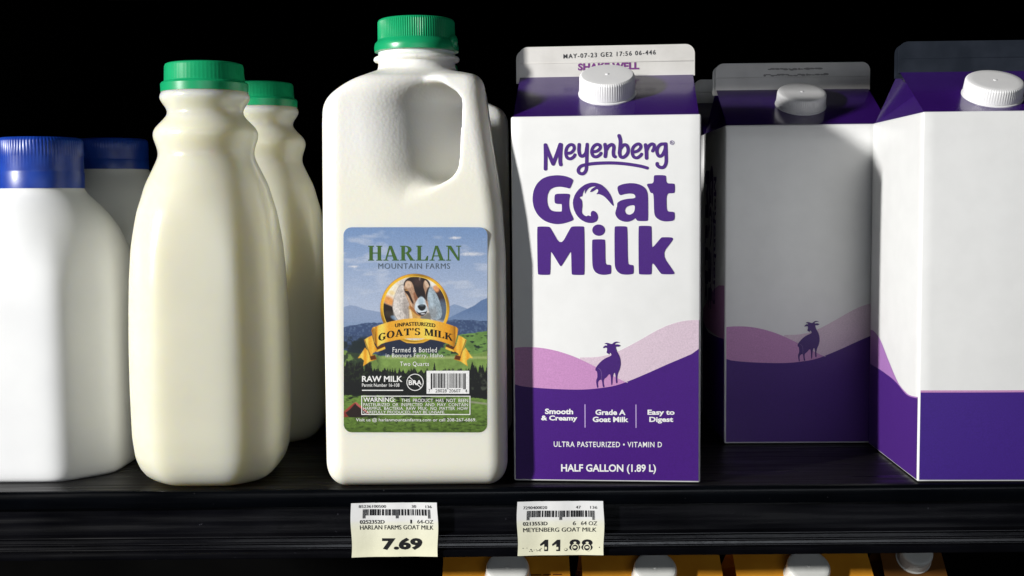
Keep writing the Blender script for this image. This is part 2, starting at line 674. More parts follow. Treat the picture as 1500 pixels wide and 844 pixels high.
def loft_bottle(name, pts, mat, parent, ratio, p, wz, rot=0.0, zs=1.0, seg=160, k=3.5, keep=6, step=1.5):
    zz, rr = smooth_profile(pts, step, k, keep)
    zz = zz*zs
    phi = np.linspace(0, 2*PI, seg, endpoint=False)
    sec = section(phi-rot, 1.0, ratio, p)
    vs, fs = [], []
    for z, r in zip(zz, rr):
        w = float(np.clip((wz[1]-z)/(wz[1]-wz[0]), 0, 1))
        w = w*w*(3-2*w)
        q = r*(1+(sec-1)*w)
        vs += [(q[i]*math.cos(phi[i])*MM, q[i]*math.sin(phi[i])*MM, z*MM) for i in range(seg)]
    n = len(zz)
    for j in range(n-1):
        for i in range(seg):
            m = (i+1) % seg
            fs.append((j*seg+i, j*seg+m, (j+1)*seg+m, (j+1)*seg+i))
    fs.append(tuple(reversed(range(seg))))
    fs.append(tuple(range((n-1)*seg, n*seg)))
    o = mesh_obj(name, vs, fs, mat, parent, True)
    sharp_by_angle(o, 50)
    return o


# round-shouldered bottle with a green cap
def green_bottle(loc, label, group):
    b = tag(empty('milk_bottle', loc), label, 'milk bottle', group)
    pts = [(0, 22), (.8, 25.5), (2.5, 29.5), (5, 32.6), (9, 35.2), (15, 37.2), (26, 38.4), (50, 38.8), (72, 38.7), (92, 38.2), (108, 37.6), (126, 36.3), (144, 34.4), (158, 31.0), (168, 26.4),
           (173, 24.2), (177, 24.8), (183, 27.0), (187, 26.4), (192, 21.2), (195, 18.6), (198, 19.6), (202.5, 23.2), (205, 23.4), (206.5, 21.4), (209, 20.5)]
    loft_bottle('bottle_body', pts, M['milk_bottle'], b, 1.105, 19, (118, 172), zs=.981, keep=14, k=1.7, step=1.25)
    pr = [(20.6, 0), (22.2, .2), (22.3, 4.2), (21.7, 5.0), (20.7, 5.4), (20.4, 6.0), (20.1, 13.2), (19.6, 14.3), (18.6, 14.8), (0.2, 15.0)]
    make_cap('cap', pr, M['green_cap'], b, 202.3, 256, 64, .07, (4, 5, 6))
    return b


green_bottle((-158.8, 24.5, 0), 'front round-shouldered milk bottle with green cap, left of the labelled jug', 'green capped round bottles')
green_bottle((-152.0, 131.0, 0), 'shaded round-shouldered milk bottle with green cap, standing behind another bottle', 'green capped round bottles')


# squat bottle with a blue cap
def blue_bottle(loc, zc0, zc1, label):
    b = tag(empty('milk_bottle', loc), label, 'milk bottle', 'blue capped squat bottles')
    h = zc0
    pts = [(0, 42.5), (1.2, 44.2), (4, 45), (h*.62, 45), (h-44, 44.4), (h-32, 43.0), (h-22, 40), (h-14, 35), (h-8, 29.5), (h-4, 25.0), (h-1.5, 22.4), (h+2, 21.0)]
    loft_bottle('bottle_body', pts, M['blue_bottle'], b, 1.06, 22, (h-52, h-12), rot=math.radians(-1), keep=5, k=2.2)
    H = zc1-zc0
    pr = [(21.4, 0), (22.5, .4), (22.6, H*.30), (22.3, H*.33), (22.4, H*.36), (22.3, H*.62), (22.6, H*.66), (22.4, H-2), (21.8, H-.8), (20.6, H), (.2, H+.2)]
    make_cap('cap', pr, M['blue_cap'], b, zc0, 320, 80, .28, (6, 7, 8))
    return b


blue_bottle((-258.0, 57, 0), 153.6, 181.3, 'front squat white milk bottle with tall blue cap at the left edge')
blue_bottle((-254.5, 166, 0), 166.5, 186, 'dim squat white milk bottle with blue cap, half hidden behind another')


# ------------------------------------------------------------------ the handled jug (signed distance field, then surface nets)
def smin(a, b, k):
    h = np.clip(.5+.5*(b-a)/k, 0, 1)
    return b*(1-h)+a*h-k*h*(1-h)


def smax(a, b, k):
    return -smin(-a, -b, k)


def jug_sdf(x, y, z):
    xr = np.interp(z, [0, 118, 140, 157, 176, 194, 212], [46.3, 46.3, 44.8, 42.6, 39.8, 37.4, 35.4])
    xl = np.interp(z, [0, 185, 215], [46.3, 45.6, 44.4])
    yf = np.interp(z, [0, 118, 157, 194, 212], [46, 46, 44.2, 41.5, 40])
    yb = 46.0
    cx, hx = (xr-xl)/2, (xr+xl)/2
    cy, hy = (yb-yf)/2, (yb+yf)/2
    rc = 10.0
    qx = np.abs(x-cx)-hx+rc
    qy = np.abs(y-cy)-hy+rc
    d = np.hypot(np.maximum(qx, 0), np.maximum(qy, 0))+np.minimum(np.maximum(qx, qy), 0)-rc
    # shoulders
    f = smax(smax((x-20)*.30, (-x-20)*.64, 5), smax((-y-22)*.30, (y-20)*.55, 5), 5)
    top = (z-(213.0-np.maximum(f, -4)))*.86
    d = smax(d, top, 6)
    d = smax(d, -z, 14)
    # front grip hollow and the tunnel behind the handle
    c = math.cos(math.radians(43))
    s = math.sin(math.radians(43))
    n = c*x-s*y                      # across the tunnel, towards the handle
    t = s*x+c*y                      # along the tunnel
    zz = z-178.5-0.08*(n-37)
    nl = 19.5+(206-z)*.15
    hn = np.maximum((46.0-nl)/2, 4)
    hz = 25.0
    rr = hn*.97
    qn = np.abs(n-(46.0+nl)/2)-hn+rr
    qz = np.abs(zz)-hz+rr
    tun = np.hypot(np.maximum(qn, 0), np.maximum(qz, 0))+np.minimum(np.maximum(qn, qz), 0)-rr
    kk = np.clip((41-n)/14, 0, 1)*11+2.6
    d = smax(d, -tun, kk)
    # neck
    r = np.hypot(x, y)
    neck = np.maximum(r-20.2, np.maximum(z-225, 200-z))
    d = smin(d, neck, 4)
    ringd = np.hypot(np.maximum(r-21.4, 0), z-219.6)-1.3
    ringd = np.where(r < 21.4, np.maximum(np.abs(z-219.6)-1.3, -1), ringd)
    d = smin(d, ringd, 1.2)
    return d


def surface_nets(fn, lo, hi, h):
    ax = [np.arange(a, b+h*.5, h) for a, b in zip(lo, hi)]
    X, Y, Z = np.meshgrid(*ax, indexing='ij')
    D = fn(X, Y, Z)
    nx, ny, nz = D.shape
    ins = D < 0
    corners = [(i, j, k) for i in (0, 1) for j in (0, 1) for k in (0, 1)]
    sl = lambda c: tuple(slice(c[a], c[a]+D.shape[a]-1) for a in range(3))
    cnt = sum(ins[sl(c)].astype(np.int8) for c in corners)
    act = (cnt > 0) & (cnt < 8)
    idx = -np.ones(act.shape, np.int64)
    idx[act] = np.arange(act.sum())
    acc = np.zeros((act.sum(), 3))
    num = np.zeros(act.sum())
    for a in corners:
        for ax_ in range(3):
            if a[ax_]:
                continue
            b = list(a)
            b[ax_] = 1
            da, db = D[sl(a)][act], D[sl(b)][act]
            cr = (da < 0) != (db < 0)
            t = np.where(cr, da/np.where(da-db == 0, 1, da-db), 0)
            p = np.array(a, float)[None, :].repeat(len(t), 0)
            p[:, ax_] += t
            acc[cr] += p[cr]
            num[cr] += 1
    cell = np.argwhere(act)
    V = (cell + acc/num[:, None])*h + np.array(lo)
    F = []
    for ax_ in range(3):
        o1, o2 = [(1, 2), (2, 0), (0, 1)][ax_]
        s0 = [slice(None)]*3
        s1 = [slice(None)]*3
        s0[ax_] = slice(0, -1)
        s1[ax_] = slice(1, None)
        a, b = ins[tuple(s0)], ins[tuple(s1)]
        e = np.argwhere(a != b)
        e = e[(e[:, o1] > 0) & (e[:, o2] > 0) & (e[:, o1] < D.shape[o1]-1) & (e[:, o2] < D.shape[o2]-1)]
        sgn = a[tuple(e.T)]

        def g(d1, d2):
            q = e.copy()
            q[:, o1] += d1
            q[:, o2] += d2
            return idx[tuple(q.T)]
        quad = np.stack([g(-1, -1), g(0, -1), g(0, 0), g(-1, 0)], 1)
        quad[~sgn] = quad[~sgn][:, ::-1]
        F.append(quad)
    F = np.concatenate(F)
    for _ in range(2):                 # pull the vertices on to the true surface
        x, y, z = V.T
        d = fn(x, y, z)
        e = .25
        G = np.stack([fn(x+e, y, z)-fn(x-e, y, z), fn(x, y+e, z)-fn(x, y-e, z), fn(x, y, z+e)-fn(x, y, z-e)], 1)/(2*e)
        V = V - np.clip(d, -h, h)[:, None]*G/np.maximum((G**2).sum(1), .2)[:, None]
    return V, F


JV, JF = surface_nets(jug_sdf, (-50, -50, -2), (50, 50, 229), 1.1)

JUG = (-49.3, 36.8)                  # centre of the front jug on the shelf
JFRONT = -46.0
LBL = (504.0, 331.0, 715.0, 632.0)   # artwork frame of the label
# the label lies on the flat front panel: artwork corners -> panel mm (x across from jug centre, z up)
label_map = homography([(504, 331), (715, 331), (713.5, 632), (507, 632)], [(-34.1, 132.6), (37.4, 132.0), (35.6, 28.9), (-34.9, 29.6)])


def label_embed(u, v, h):
    return (u, JFRONT-.12-h, v)


def fbm(X, Y, scale, octv=4, seed=0):
    out = np.zeros_like(X)
    amp, tot = 1.0, 0.0
    for k in range(octv):
        r = np.random.default_rng(seed*17+k)
        g = r.random((128, 128))
        fx, fy = X/scale*(2**k), Y/scale*(2**k)
        ix, iy = np.floor(fx).astype(int), np.floor(fy).astype(int)
        tx, ty = fx-ix, fy-iy
        tx, ty = tx*tx*(3-2*tx), ty*ty*(3-2*ty)
        a, b = g[ix % 128, iy % 128], g[(ix+1) % 128, iy % 128]
        c, d = g[ix % 128, (iy+1) % 128], g[(ix+1) % 128, (iy+1) % 128]
        out += amp*((a*(1-tx)+b*tx)*(1-ty)+(c*(1-tx)+d*tx)*ty)
        tot += amp
        amp *= .55
    return out/tot


def paint_label(X, Y):
    """the printed landscape picture of the label, as ink colours over artwork coordinates"""
    C = np.zeros(X.shape+(3,))

    def put(mask, col):
        col = np.asarray(col, float)
        if col.ndim == 1:
            col = np.array(lin(col))
        C[:] = C*(1-mask[..., None])+col*mask[..., None]

    soft = lambda d, w=.7: np.clip(.5+d/w, 0, 1)
    line = lambda pts: np.interp(X, [p[0] for p in pts], [p[1] for p in pts])

    def inpoly(pts, w=.7):
        d = np.full(X.shape, 1e9)
        ins = np.zeros(X.shape, bool)
        n = len(pts)
        for i in range(n):
            (x0, y0), (x1, y1) = pts[i], pts[(i+1) % n]
            ex, ey = x1-x0, y1-y0
            t = np.clip(((X-x0)*ex+(Y-y0)*ey)/(ex*ex+ey*ey+1e-9), 0, 1)
            d = np.minimum(d, np.hypot(X-x0-t*ex, Y-y0-t*ey))
            c = ((y0 > Y) != (y1 > Y)) & (X < (x1-x0)*(Y-y0)/((y1-y0) or 1e-9)+x0)
            ins ^= c
        return soft(np.where(ins, d, -d), w)

    def ell(cx, cy, rx, ry, rot=0, w=.1):
        c, s = math.cos(rot), math.sin(rot)
        u, v = (X-cx)*c+(Y-cy)*s, -(X-cx)*s+(Y-cy)*c
        return soft(1-np.hypot(u/rx, v/ry), w)

    nz = fbm(X, Y, 9, 4, 1)
    nf = fbm(X, Y, 2.6, 3, 2)
    t = np.clip((Y-331)/125, 0, 1)[..., None]
    C[:] = np.array(lin((112, 141, 184)))*(1-t)+np.array(lin((172, 184, 206)))*t
    cl = fbm(X, Y*3.2, 40, 4, 3)
    put(np.clip((cl-.55)*2.2, 0, .4), (200, 205, 216))
    for cx, cy, rx, ry in ((668, 346.5, 9, 2.4), (692, 370, 21, 3.4), (519, 388.5, 8, 1.8)):
        put(np.clip(1.1-np.hypot((X-cx)/rx, (Y-cy)/ry)+(nf-.5)*.8, 0, 1)*.75, (228, 226, 226))
    put(soft(Y-line([(504, 448), (513, 445), (522, 446), (535, 451), (557, 455), (585, 462), (640, 468)])), (136, 153, 184))
    put(soft(Y-line([(504, 470), (630, 468), (645, 456), (658, 447), (667, 443.5), (675, 446), (684, 449.5), (715, 470)])), (130, 150, 182))
    put(soft(Y-line([(504, 480), (640, 474), (656, 465), (678, 454), (696, 445.5), (706, 438), (716, 434)])), (93, 118, 158))
    put(np.clip((Y-452)/40, 0, .35)*soft(Y-444), (128, 148, 180))
    edge = line([(504, 477), (530, 472), (560, 471), (640, 468), (680, 466), (716, 468)])+(nz-.5)*4
    m = soft(Y-edge)
    put(m, (58, 76, 112))
    put(m*np.clip((nf-.52)*5, 0, 1)*.6, (96, 118, 150))
    put(m*np.clip((Y-485)/20, 0, 1)*.55, (36, 50, 76))
    # meadows on the right and through the middle
    md = soft(Y-(line([(504, 540), (600, 510), (640, 500), (655, 494), (680, 487), (716, 483)])+(nz-.5)*4))
    gcol = np.array(lin((102, 138, 70)))*(.62+.7*nz[..., None])
    put(md, gcol)
    put(md*np.clip((fbm(X, Y*2.5, 7, 3, 5)-.60)*12, 0, 1)*soft(X-645, 20), (32, 48, 38))
    fl = soft(Y-(line([(504, 512), (540, 517), (560, 519), (640, 521), (700, 516), (716, 512)])+(nz-.5)*5))
    put(fl, np.array(lin((118, 146, 74)))*(.6+.75*nz[..., None]))
    put(np.clip((Y-519)*.4, 0, 1)*np.clip((525-Y)*.4, 0, 1)*soft(X-560, 30)*.6, (172, 184, 120))
    # wooded slope behind the ribbon
    wd = np.clip(1.25-np.hypot((X-592)/60, (Y-503)/13)+(nz-.5)*1.2, 0, 1)
    put(np.clip(wd*4, 0, 1), (34, 42, 62))
    lw = soft(Y-492, 6)*soft(555-X, 14)*np.clip((nz-.36)*8, 0, 1)
    put(lw*.9, (30, 40, 40))
    # near tree line with pointed tops
    tops = np.full(X.shape, 545.0)
    r = np.random.default_rng(12)
    for _ in range(150):
        cx = r.uniform(500, 720)
        h = r.uniform(2, 9)+(10 if cx < 545 else 5 if cx > 690 else 0)
        w = r.uniform(1.5, 4.0)
        tops = np.minimum(tops, 545-h*np.clip(1-np.abs(X-cx)/w, 0, 1))
    for cx, h, w in ((637.5, 16, 2.6), (693, 17, 4), (705, 12, 3.5), (520, 13, 4), (509, 19, 5)):
        tops = np.minimum(tops, 545-h*np.clip(1.1-np.abs(X-cx)/w, 0, 1))
    tm = soft(Y-tops)
    put(tm, (24, 26, 26))
    put(tm*np.clip((nf-.56)*6, 0, 1)*.45*(1-soft(Y-556, 10)), (62, 78, 46))
    put(tm*np.clip((nz-.62)*8, 0, 1)*.5*soft(X-690, 12), (88, 96, 80))
    # near pasture
    ge = line([(504, 578), (540, 577), (600, 580), (660, 578), (716, 583)])+(nf-.5)*3
    g = soft(Y-ge)
    tt = np.clip((Y-578)/52, 0, 1)[..., None]
    put(g, (np.array(lin((104, 134, 60)))*(1-tt)+np.array(lin((82, 108, 42)))*tt)*(.45+1.1*fbm(X, Y*2, 5, 4, 8)[..., None]))
    put(g*np.clip((fbm(X, Y*3, 6, 3, 9)-.58)*9, 0, 1)*soft(Y-606, 12)*.75, (40, 56, 22))
    put(soft(Y-(577+(nf-.5)*4))*soft(588-Y)*np.clip((fbm(X, Y*2, 9, 3, 11)-.45)*7, 0, 1)*soft(660-X, 20), (26, 34, 26))
    put(np.clip(1-np.abs(Y-(587+(X-690)*.12))/2.2, 0, 1)*soft(X-688, 8)*.75, (158, 154, 140))
    # red barn
    put(inpoly([(506, 604), (512, 596), (521.5, 588), (538, 600), (541, 608), (530, 610), (512, 610)]), (40, 30, 28))
    put(inpoly([(504, 601), (519, 588.5), (522, 588), (513, 598), (504, 605)]), (150, 62, 52))
    put(inpoly([(520.5, 588), (522.5, 587.5), (540, 602), (541, 606), (523, 592)]), (178, 92, 84))
    put(inpoly([(504, 600), (511, 609), (504, 610)]), (128, 44, 40))
    put(np.clip(1.2-np.hypot((X-548)/16, (Y-609)/3)+(nf-.5), 0, 1), (32, 40, 26))

    # round portrait of a goat in a gold ring
    P = lambda pts: at(550, 390, 9.375, pts)
    e = lambda cx, cy, rx, ry, rot=0, w=.1: ell(550+cx/9.375, 390+cy/9.375, rx/9.375, ry/9.375, rot, w)
    dist = np.hypot(X-608.7, Y-449.9)
    put(soft(51-dist), (120, 74, 8))
    gold = .75+.35*np.sin((X*.6+Y*.5)*.16+1.2)
    put(soft(50.5-dist), np.array(lin((232, 172, 36)))*gold[..., None])
    put(soft(47.2-dist), np.array(lin((250, 205, 80)))*np.ones(X.shape+(1,)))
    inn = soft(46.4-dist)
    keep = C.copy()
    SP = lambda pts, w=1.0: inpoly(chaikin(P(pts), 2), w)
    fur = (fbm(X*3.2, Y*.9, 1.6, 3, 31)-.5)
    put(np.ones(X.shape), (206, 200, 194))
    put(e(250, 320, 130, 130, 0, .8), (238, 226, 206))
    put(e(235, 345, 40, 30, .3, .9)*.7, (226, 196, 120))
    put(e(185, 455, 105, 60, .5, .8), (222, 152, 84))
    put(inpoly(P([(60, 470), (120, 482), (250, 535), (290, 760), (60, 760)]), 2.5), (36, 26, 22))
    put(e(200, 640, 60, 40, .4, .9)*.5, (70, 60, 48))
    put(e(270, 690, 50, 26, .4, .7)*.8, (120, 144, 170))
    put(e(905, 390, 120, 160, 0, .6), (56, 42, 44))
    put(e(845, 285, 40, 50, -.3, .6), (212, 146, 100))
    put(e(795, 205, 55, 40, .4, .6), (232, 228, 220))
    put(e(930, 600, 85, 150, 0, .5), (84, 98, 118))
    put(SP([(450, 500), (560, 560), (740, 600), (770, 780), (430, 780)]), (206, 158, 84))
    put(SP([(468, 560), (500, 590), (525, 720), (476, 740)]), (236, 214, 176))
    put(SP([(620, 660), (760, 600), (780, 740), (640, 740)], 2), (120, 118, 110))
    # hanging ears
    le = [(392, 230), (425, 300), (450, 420), (462, 560), (470, 690), (440, 760), (330, 740), (268, 640), (240, 540), (258, 440), (296, 330), (336, 250)]
    re = [(742, 240), (800, 290), (852, 370), (892, 460), (918, 560), (928, 650), (895, 712), (830, 722), (772, 690), (750, 600), (733, 500), (722, 360)]
    put(SP([(x*1.03-12, y*1.03-14) for x, y in le], 1.6)*.8, (70, 62, 58))
    put(SP(le, 1.0), np.array(lin((200, 192, 186)))*(1+1.1*fur[..., None]))
    put(e(430, 560, 40, 170, -.1, .8)*.55, (120, 108, 102))
    put(e(300, 560, 40, 120, .1, .8)*.4, (226, 220, 214))
    put(SP([(x*1.03-26, y*1.03-14) for x, y in re], 1.6)*.8, (40, 40, 44))
    put(SP(re, 1.0), np.array(lin((150, 166, 178)))*(1+1.1*fur[..., None]))
    put(e(800, 620, 60, 90, 0, .8)*.5, (126, 120, 116))
    put(e(770, 420, 30, 130, -.2, .8)*.6, (186, 204, 216))
    # face
    face = [(398, 240), (415, 180), (480, 132), (560, 116), (640, 122), (702, 148), (748, 195), (762, 250), (728, 320), (715, 420), (738, 520), (728, 600), (692, 660), (640, 668), (585, 640), (525, 590), (475, 510), (440, 420), (402, 330)]
    put(SP(face, 1.0), np.array(lin((172, 136, 110)))*(1+.8*fur[..., None]))
    put(SP([(470, 470), (530, 560), (600, 640), (650, 668), (600, 668), (540, 620), (480, 560)], 1), (164, 104, 52))
    put(SP([(420, 330), (455, 350), (480, 440), (520, 530), (500, 540), (460, 450)], 1.2)*.7, (214, 176, 138))
    put(e(462, 235, 44, 46, .4, .5), (212, 180, 152))
    put(e(714, 225, 28, 52, -.25, .5), (214, 186, 160))
    put(SP([(392, 250), (400, 200), (430, 160), (500, 122), (600, 112), (690, 138), (752, 195), (766, 245), (752, 262), (724, 200), (690, 168), (672, 200), (664, 260), (690, 330), (706, 420), (688, 470), (650, 410), (592, 425), (572, 385), (545, 320), (528, 240), (500, 190), (450, 178), (420, 200), (408, 262)], .9), np.array(lin((38, 28, 28)))*(1+1.2*fur[..., None]))
    put(e(590, 200, 60, 60, 0, .9)*.30, (92, 66, 60))
    put(e(618, 150, 12, 26, .2, .6)*.5, (150, 130, 122))
    put(SP([(548, 330), (575, 390), (596, 430), (562, 470), (545, 440), (525, 350)], 1.6)*.85, (132, 80, 52))
    put(SP([(398, 290), (440, 296), (482, 345), (505, 410), (535, 480), (528, 510), (492, 455), (458, 385), (412, 335)], 1.0), (44, 28, 22))
    put(e(436, 312, 20, 9, .3, .5), (196, 140, 70))
    put(e(438, 322, 9, 7, 0, .5), (20, 14, 12))
    put(SP([(764, 250), (738, 310), (718, 400), (722, 470), (702, 450), (698, 350), (724, 280)], .9), (36, 28, 28))
    # muzzle
    put(SP([(590, 425), (640, 395), (688, 430), (706, 500), (730, 560), (722, 620), (680, 660), (630, 660), (575, 625), (545, 570), (552, 500)], 1.0), np.array(lin((202, 212, 220)))*(1+.35*fur[..., None]))
    put(e(640, 465, 36, 60, 0, .8)*.7, (150, 176, 194))
    put(SP([(580, 530), (620, 505), (680, 505), (706, 525), (695, 570), (655, 598), (615, 585)], .9), (26, 28, 32))
    put(e(648, 520, 34, 12, 0, .6)*.55, (104, 118, 130))
    put(SP([(560, 590), (605, 622), (650, 612), (700, 606), (724, 580), (706, 640), (655, 668), (600, 648)], .8), (34, 28, 30))
    put(e(662, 634, 30, 8, 0, .6), (196, 198, 204))
    C *= (.80+.4*fbm(X, Y, 5, 2, 32))[..., None]
    C[:] = keep*(1-inn[..., None])+C*inn[..., None]

    # gold ribbon
    Q = lambda pts: at(520, 455, 8.333, pts)
    xs = (X-520)*8.333

    def goldband(stops):
        q = np.interp(xs, [s[0] for s in stops], [s[1] for s in stops])
        lo, mid, hi = (np.array(lin(c)) for c in ((96, 52, 8), (222, 152, 30), (250, 214, 92)))
        q = q[..., None]
        return np.where(q < .5, lo+(mid-lo)*q*2, mid+(hi-mid)*(q-.5)*2)
    for sgn in (1, -1):
        fx = (lambda pts: pts) if sgn == 1 else (lambda pts: [(1490-x, y) for x, y in pts])
        st = [(40, .5), (90, .95), (130, .45), (170, .9), (215, .5), (260, .2)] if sgn == 1 else [(1230, .2), (1290, .45), (1340, .9), (1390, .5), (1430, .95), (1470, .5)]
        put(inpoly(Q(fx([(40, 565), (85, 505), (130, 435), (200, 520), (255, 530), (272, 580), (190, 605), (105, 662), (118, 595), (80, 560)]))), goldband(st))
        put(inpoly(Q(fx([(185, 545), (250, 525), (268, 575), (200, 590)]))), (92, 44, 12))
        put(inpoly(Q(fx([(262, 455), (285, 425), (368, 395), (378, 440), (300, 470)]))), (84, 42, 12))
        put(inpoly(Q(fx([(262, 470), (300, 455), (372, 425), (378, 450), (330, 470), (270, 490)]))), (240, 190, 70))
        put(inpoly(Q(fx([(118, 342), (165, 310), (215, 288), (245, 400), (285, 470), (230, 500), (190, 548), (150, 440)]))), goldband([(118, .6), (150, .95), (185, .55), (230, .75), (280, .3)] if sgn == 1 else [(1210, .3), (1260, .75), (1305, .55), (1340, .95), (1372, .6)]))
        put(inpoly(Q(fx([(120, 345), (132, 340), (200, 540), (190, 548)])))*.7, (70, 36, 12))
    put(inpoly(Q([(205, 225), (222, 190), (255, 180), (330, 150), (450, 115), (600, 85), (740, 75), (900, 88), (1050, 118), (1180, 160), (1240, 180), (1268, 205), (1262, 260), (1225, 420), (1210, 425), (1150, 390), (1060, 360), (980, 342), (860, 325), (740, 320), (620, 325), (500, 345), (380, 372), (330, 390), (280, 425), (245, 370)])),
        goldband([(205, .1), (228, .5), (245, .75), (262, .2), (290, .85), (340, .98), (420, .55), (560, .62), (760, .74), (900, .98), (1040, .6), (1150, .5), (1200, .35), (1230, .15), (1245, .6), (1268, .3)]))
    put(inpoly(Q([(214, 225), (232, 200), (250, 200), (262, 300), (280, 420), (262, 400), (235, 330)]))*.55, (80, 42, 10))
    put(inpoly(Q([(575, 345), (640, 362), (740, 370), (840, 360), (910, 340), (890, 352), (840, 375), (740, 385), (640, 378), (590, 355)])), (228, 176, 60))
    return np.clip(C*1.04, 0, .86)


def build_label(parent):
    x0, y0, x1, y1 = LBL
    nx, ny = 330, 470
    gx = np.linspace(x0, x1, nx)
    gy = np.linspace(y0, y1, ny)
    X, Y = np.meshgrid(gx, gy)
    C = paint_label(X, Y)
    # rounded corners: draw the grid in to a rounded rectangle
    R = 12.0
    inset = np.where(Y < y0+R, R-np.sqrt(np.maximum(R*R-(y0+R-Y)**2, 0)), np.where(Y > y1-R, R-np.sqrt(np.maximum(R*R-(Y-(y1-R))**2, 0)), 0))
    xm = (x0+x1)/2
    XX = xm+(X-xm)*((x1-x0)/2-inset)/((x1-x0)/2)
    C = paint_label(XX, Y)
    vs = []
    for a, b in zip(XX.ravel(), Y.ravel()):
        u, v = label_map((a, b))
        p = label_embed(u, v, 0)
        vs.append((p[0]*MM, p[1]*MM, p[2]*MM))
    i = np.arange(nx*ny).reshape(ny, nx)
    f = np.stack([i[:-1, :-1], i[1:, :-1], i[1:, 1:], i[:-1, 1:]], -1).reshape(-1, 4)
    o = mesh_obj('label', vs, f.tolist(), M['ink'], parent)
    ca = o.data.color_attributes.new('ink', 'FLOAT_COLOR', 'POINT')
    ca.data.foreach_set('color', np.concatenate([C.reshape(-1, 3), np.ones((nx*ny, 1))], 1).astype(np.float32).ravel())
    a = Art()
    green = lin((62, 98, 36))
    serif_text(a, 'HARLAN', 540, 358, 676.5, 379.8, green, 2, gap=.075)
    a.text('MOUNTAIN FARMS', 555, 383.6, 660, 391.8, lin((84, 98, 110)), 2, 0.0, spacing=1.12)
    a.text('UNPASTEURIZED', 579.5, 469.6, 638.5, 475.2, lin((40, 24, 10)), 3, .012, bend=.0028, spacing=1.08)
    serif_text(a, "GOAT'S MILK", 555, 478.6, 664.5, 488.6, lin((22, 14, 10)), 3, bend=.0031, gap=.09)
    W = (.88, .88, .86)
    a.text('Farmed & Bottled', 576, 506.8, 641, 514.2, W, 3, 0, spacing=1.12)
    a.text('in Bonners Ferry, Idaho.', 566, 515.8, 652, 523.2, W, 3, 0, spacing=1.08)
    a.text('Two Quarts', 587, 527.8, 629.5, 535.4, W, 3, 0, spacing=1.1)
    a.text('RAW MILK', 531, 548.8, 590.5, 557.6, W, 3, .022)
    a.text('Permit Number 16-108', 531, 559.8, 586, 564.8, W, 3, .004)
    a.rect(531, 569.3, 591.5, 570.7, W, 3)
    main, a = a, Art()
    a.ring(609, 558.2, 12, 1.1, W, 3)
    a.text('BRA', 599.6, 555, 618.8, 562.2, W, 3, .022)
    a.stroke([(600.2, 550.0), (617.8, 566.4)], 1.0, W, 3.4, smooth=False)
    a.xform(label_map)
    a.build('crossed_ring_emblem', label_embed, o)
    a = Art()
    a.rect(626, 541.2, 688.6, 575, (.86, .86, .86), 2.5)
    r = random.Random(5)
    x = 632.0
    while x < 682:
        w = r.choice((.6, .6, 1.1, 1.6, 2.2))
        a.rect(x, 545, x+w, 568.5 if (x < 635 or 655.4 < x < 658.5 or x > 679) else 566.6, (.02, .02, .02), 3.2)
        x += w+r.choice((.7, .7, 1.1, 1.5))
    for s_, xa, xb in (('7', 628.8, 631.2), ('28028', 639, 655.5), ('20607', 659, 676), ('4', 682.8, 685.6)):
        a.text(s_, xa, 568.2, xb, 573.2, (.02, .02, .02), 3.2, .004)
    a.xform(label_map)
    a.build('barcode', label_embed, o)
    a = main
    main, a = a, Art()
    for q in ((530, 578, 690.4, 579.2), (530, 604.9, 690.4, 606.1), (530, 578, 531.2, 606.1), (689.2, 578, 690.4, 606.1)):
        a.rect(*q, W, 3)
    a.text('WARNING:', 533, 580.4, 580, 587.2, W, 3, .014)
    for s_, xa, xb, ya, yb in (('THIS  PRODUCT  HAS  NOT  BEEN', 589, 687, 582.4, 587.4), ('PASTEURIZED  OR  INSPECTED  AND  MAY  CONTAIN', 533, 687, 588.8, 593.4),
                               ('HARMFUL  BACTERIA.  RAW  MILK,  NO  MATTER  HOW', 533, 687, 594.4, 599.6), ('CAREFULLY PRODUCED, MAY BE UNSAFE.', 533, 653, 600.0, 604.8)):
        a.text(s_, xa, ya, xb, yb, W, 3, 0)
    a.xform(label_map)
    a.build('warning_panel', label_embed, o)
    a = main
    a.text('Visit us @ harlanmountainfarms.com or call 208-267-6869.', 522, 610.8, 699, 617.0, W, 3, 0)
    a.xform(label_map)
    a.build('lettering', label_embed, o)
    return o


def make_jug(loc, label, with_label, src=None):
    j = tag(empty('milk_jug', loc, 0 if with_label else math.radians(194)), label, 'milk jug', 'handled milk jugs')
    if src is None:
        b = mesh_obj('jug_body', JV*MM, JF.tolist(), M['jug'], j, True)
    else:
        b = src.copy()
        COL.objects.link(b)
        b.parent = j
    pr = [(20.8, 0), (22.1, .2), (22.3, 2.4), (21.9, 4.4), (20.9, 5.4), (20.5, 6.0), (20.4, 6.4), (20.3, 15.4), (19.9, 16.4), (19.0, 16.9), (.2, 17.1)]
    c = make_cap('cap', pr, M['green_cap'], j, 223.4, 420, 105, .42, (6, 7, 8), ang=40)
    # pull tab of the tamper band
    bm = bmesh.new()
    bmesh.ops.create_uvsphere(bm, u_segments=20, v_segments=12, radius=1)
    for v in bm.verts:
        v.co = Vector((v.co.x*1.9*MM, v.co.y*3.4*MM, v.co.z*3.6*MM))
    t = bm_obj('pull_tab', bm, M['green_cap'], c, 60)
    ang = math.radians(-22)
    t.location = Vector((21.6*math.cos(ang), 21.6*math.sin(ang), 4.6))*MM
    t.rotation_euler = (0, 0, ang)
    if with_label:
        build_label(j)
    return b


body = make_jug((JUG[0], JUG[1], 0), 'front handled milk jug with green cap and a goat farm label', True)
make_jug((-54.5, 146.0, 0), 'shaded unlabelled milk jug hidden behind the labelled jug, only its right edge showing', False, body)

# ------------------------------------------------------------------ gable-top cartons
W_ = 95.25
H_ = 187.3
ZR = 211.3
ZF = 227.6


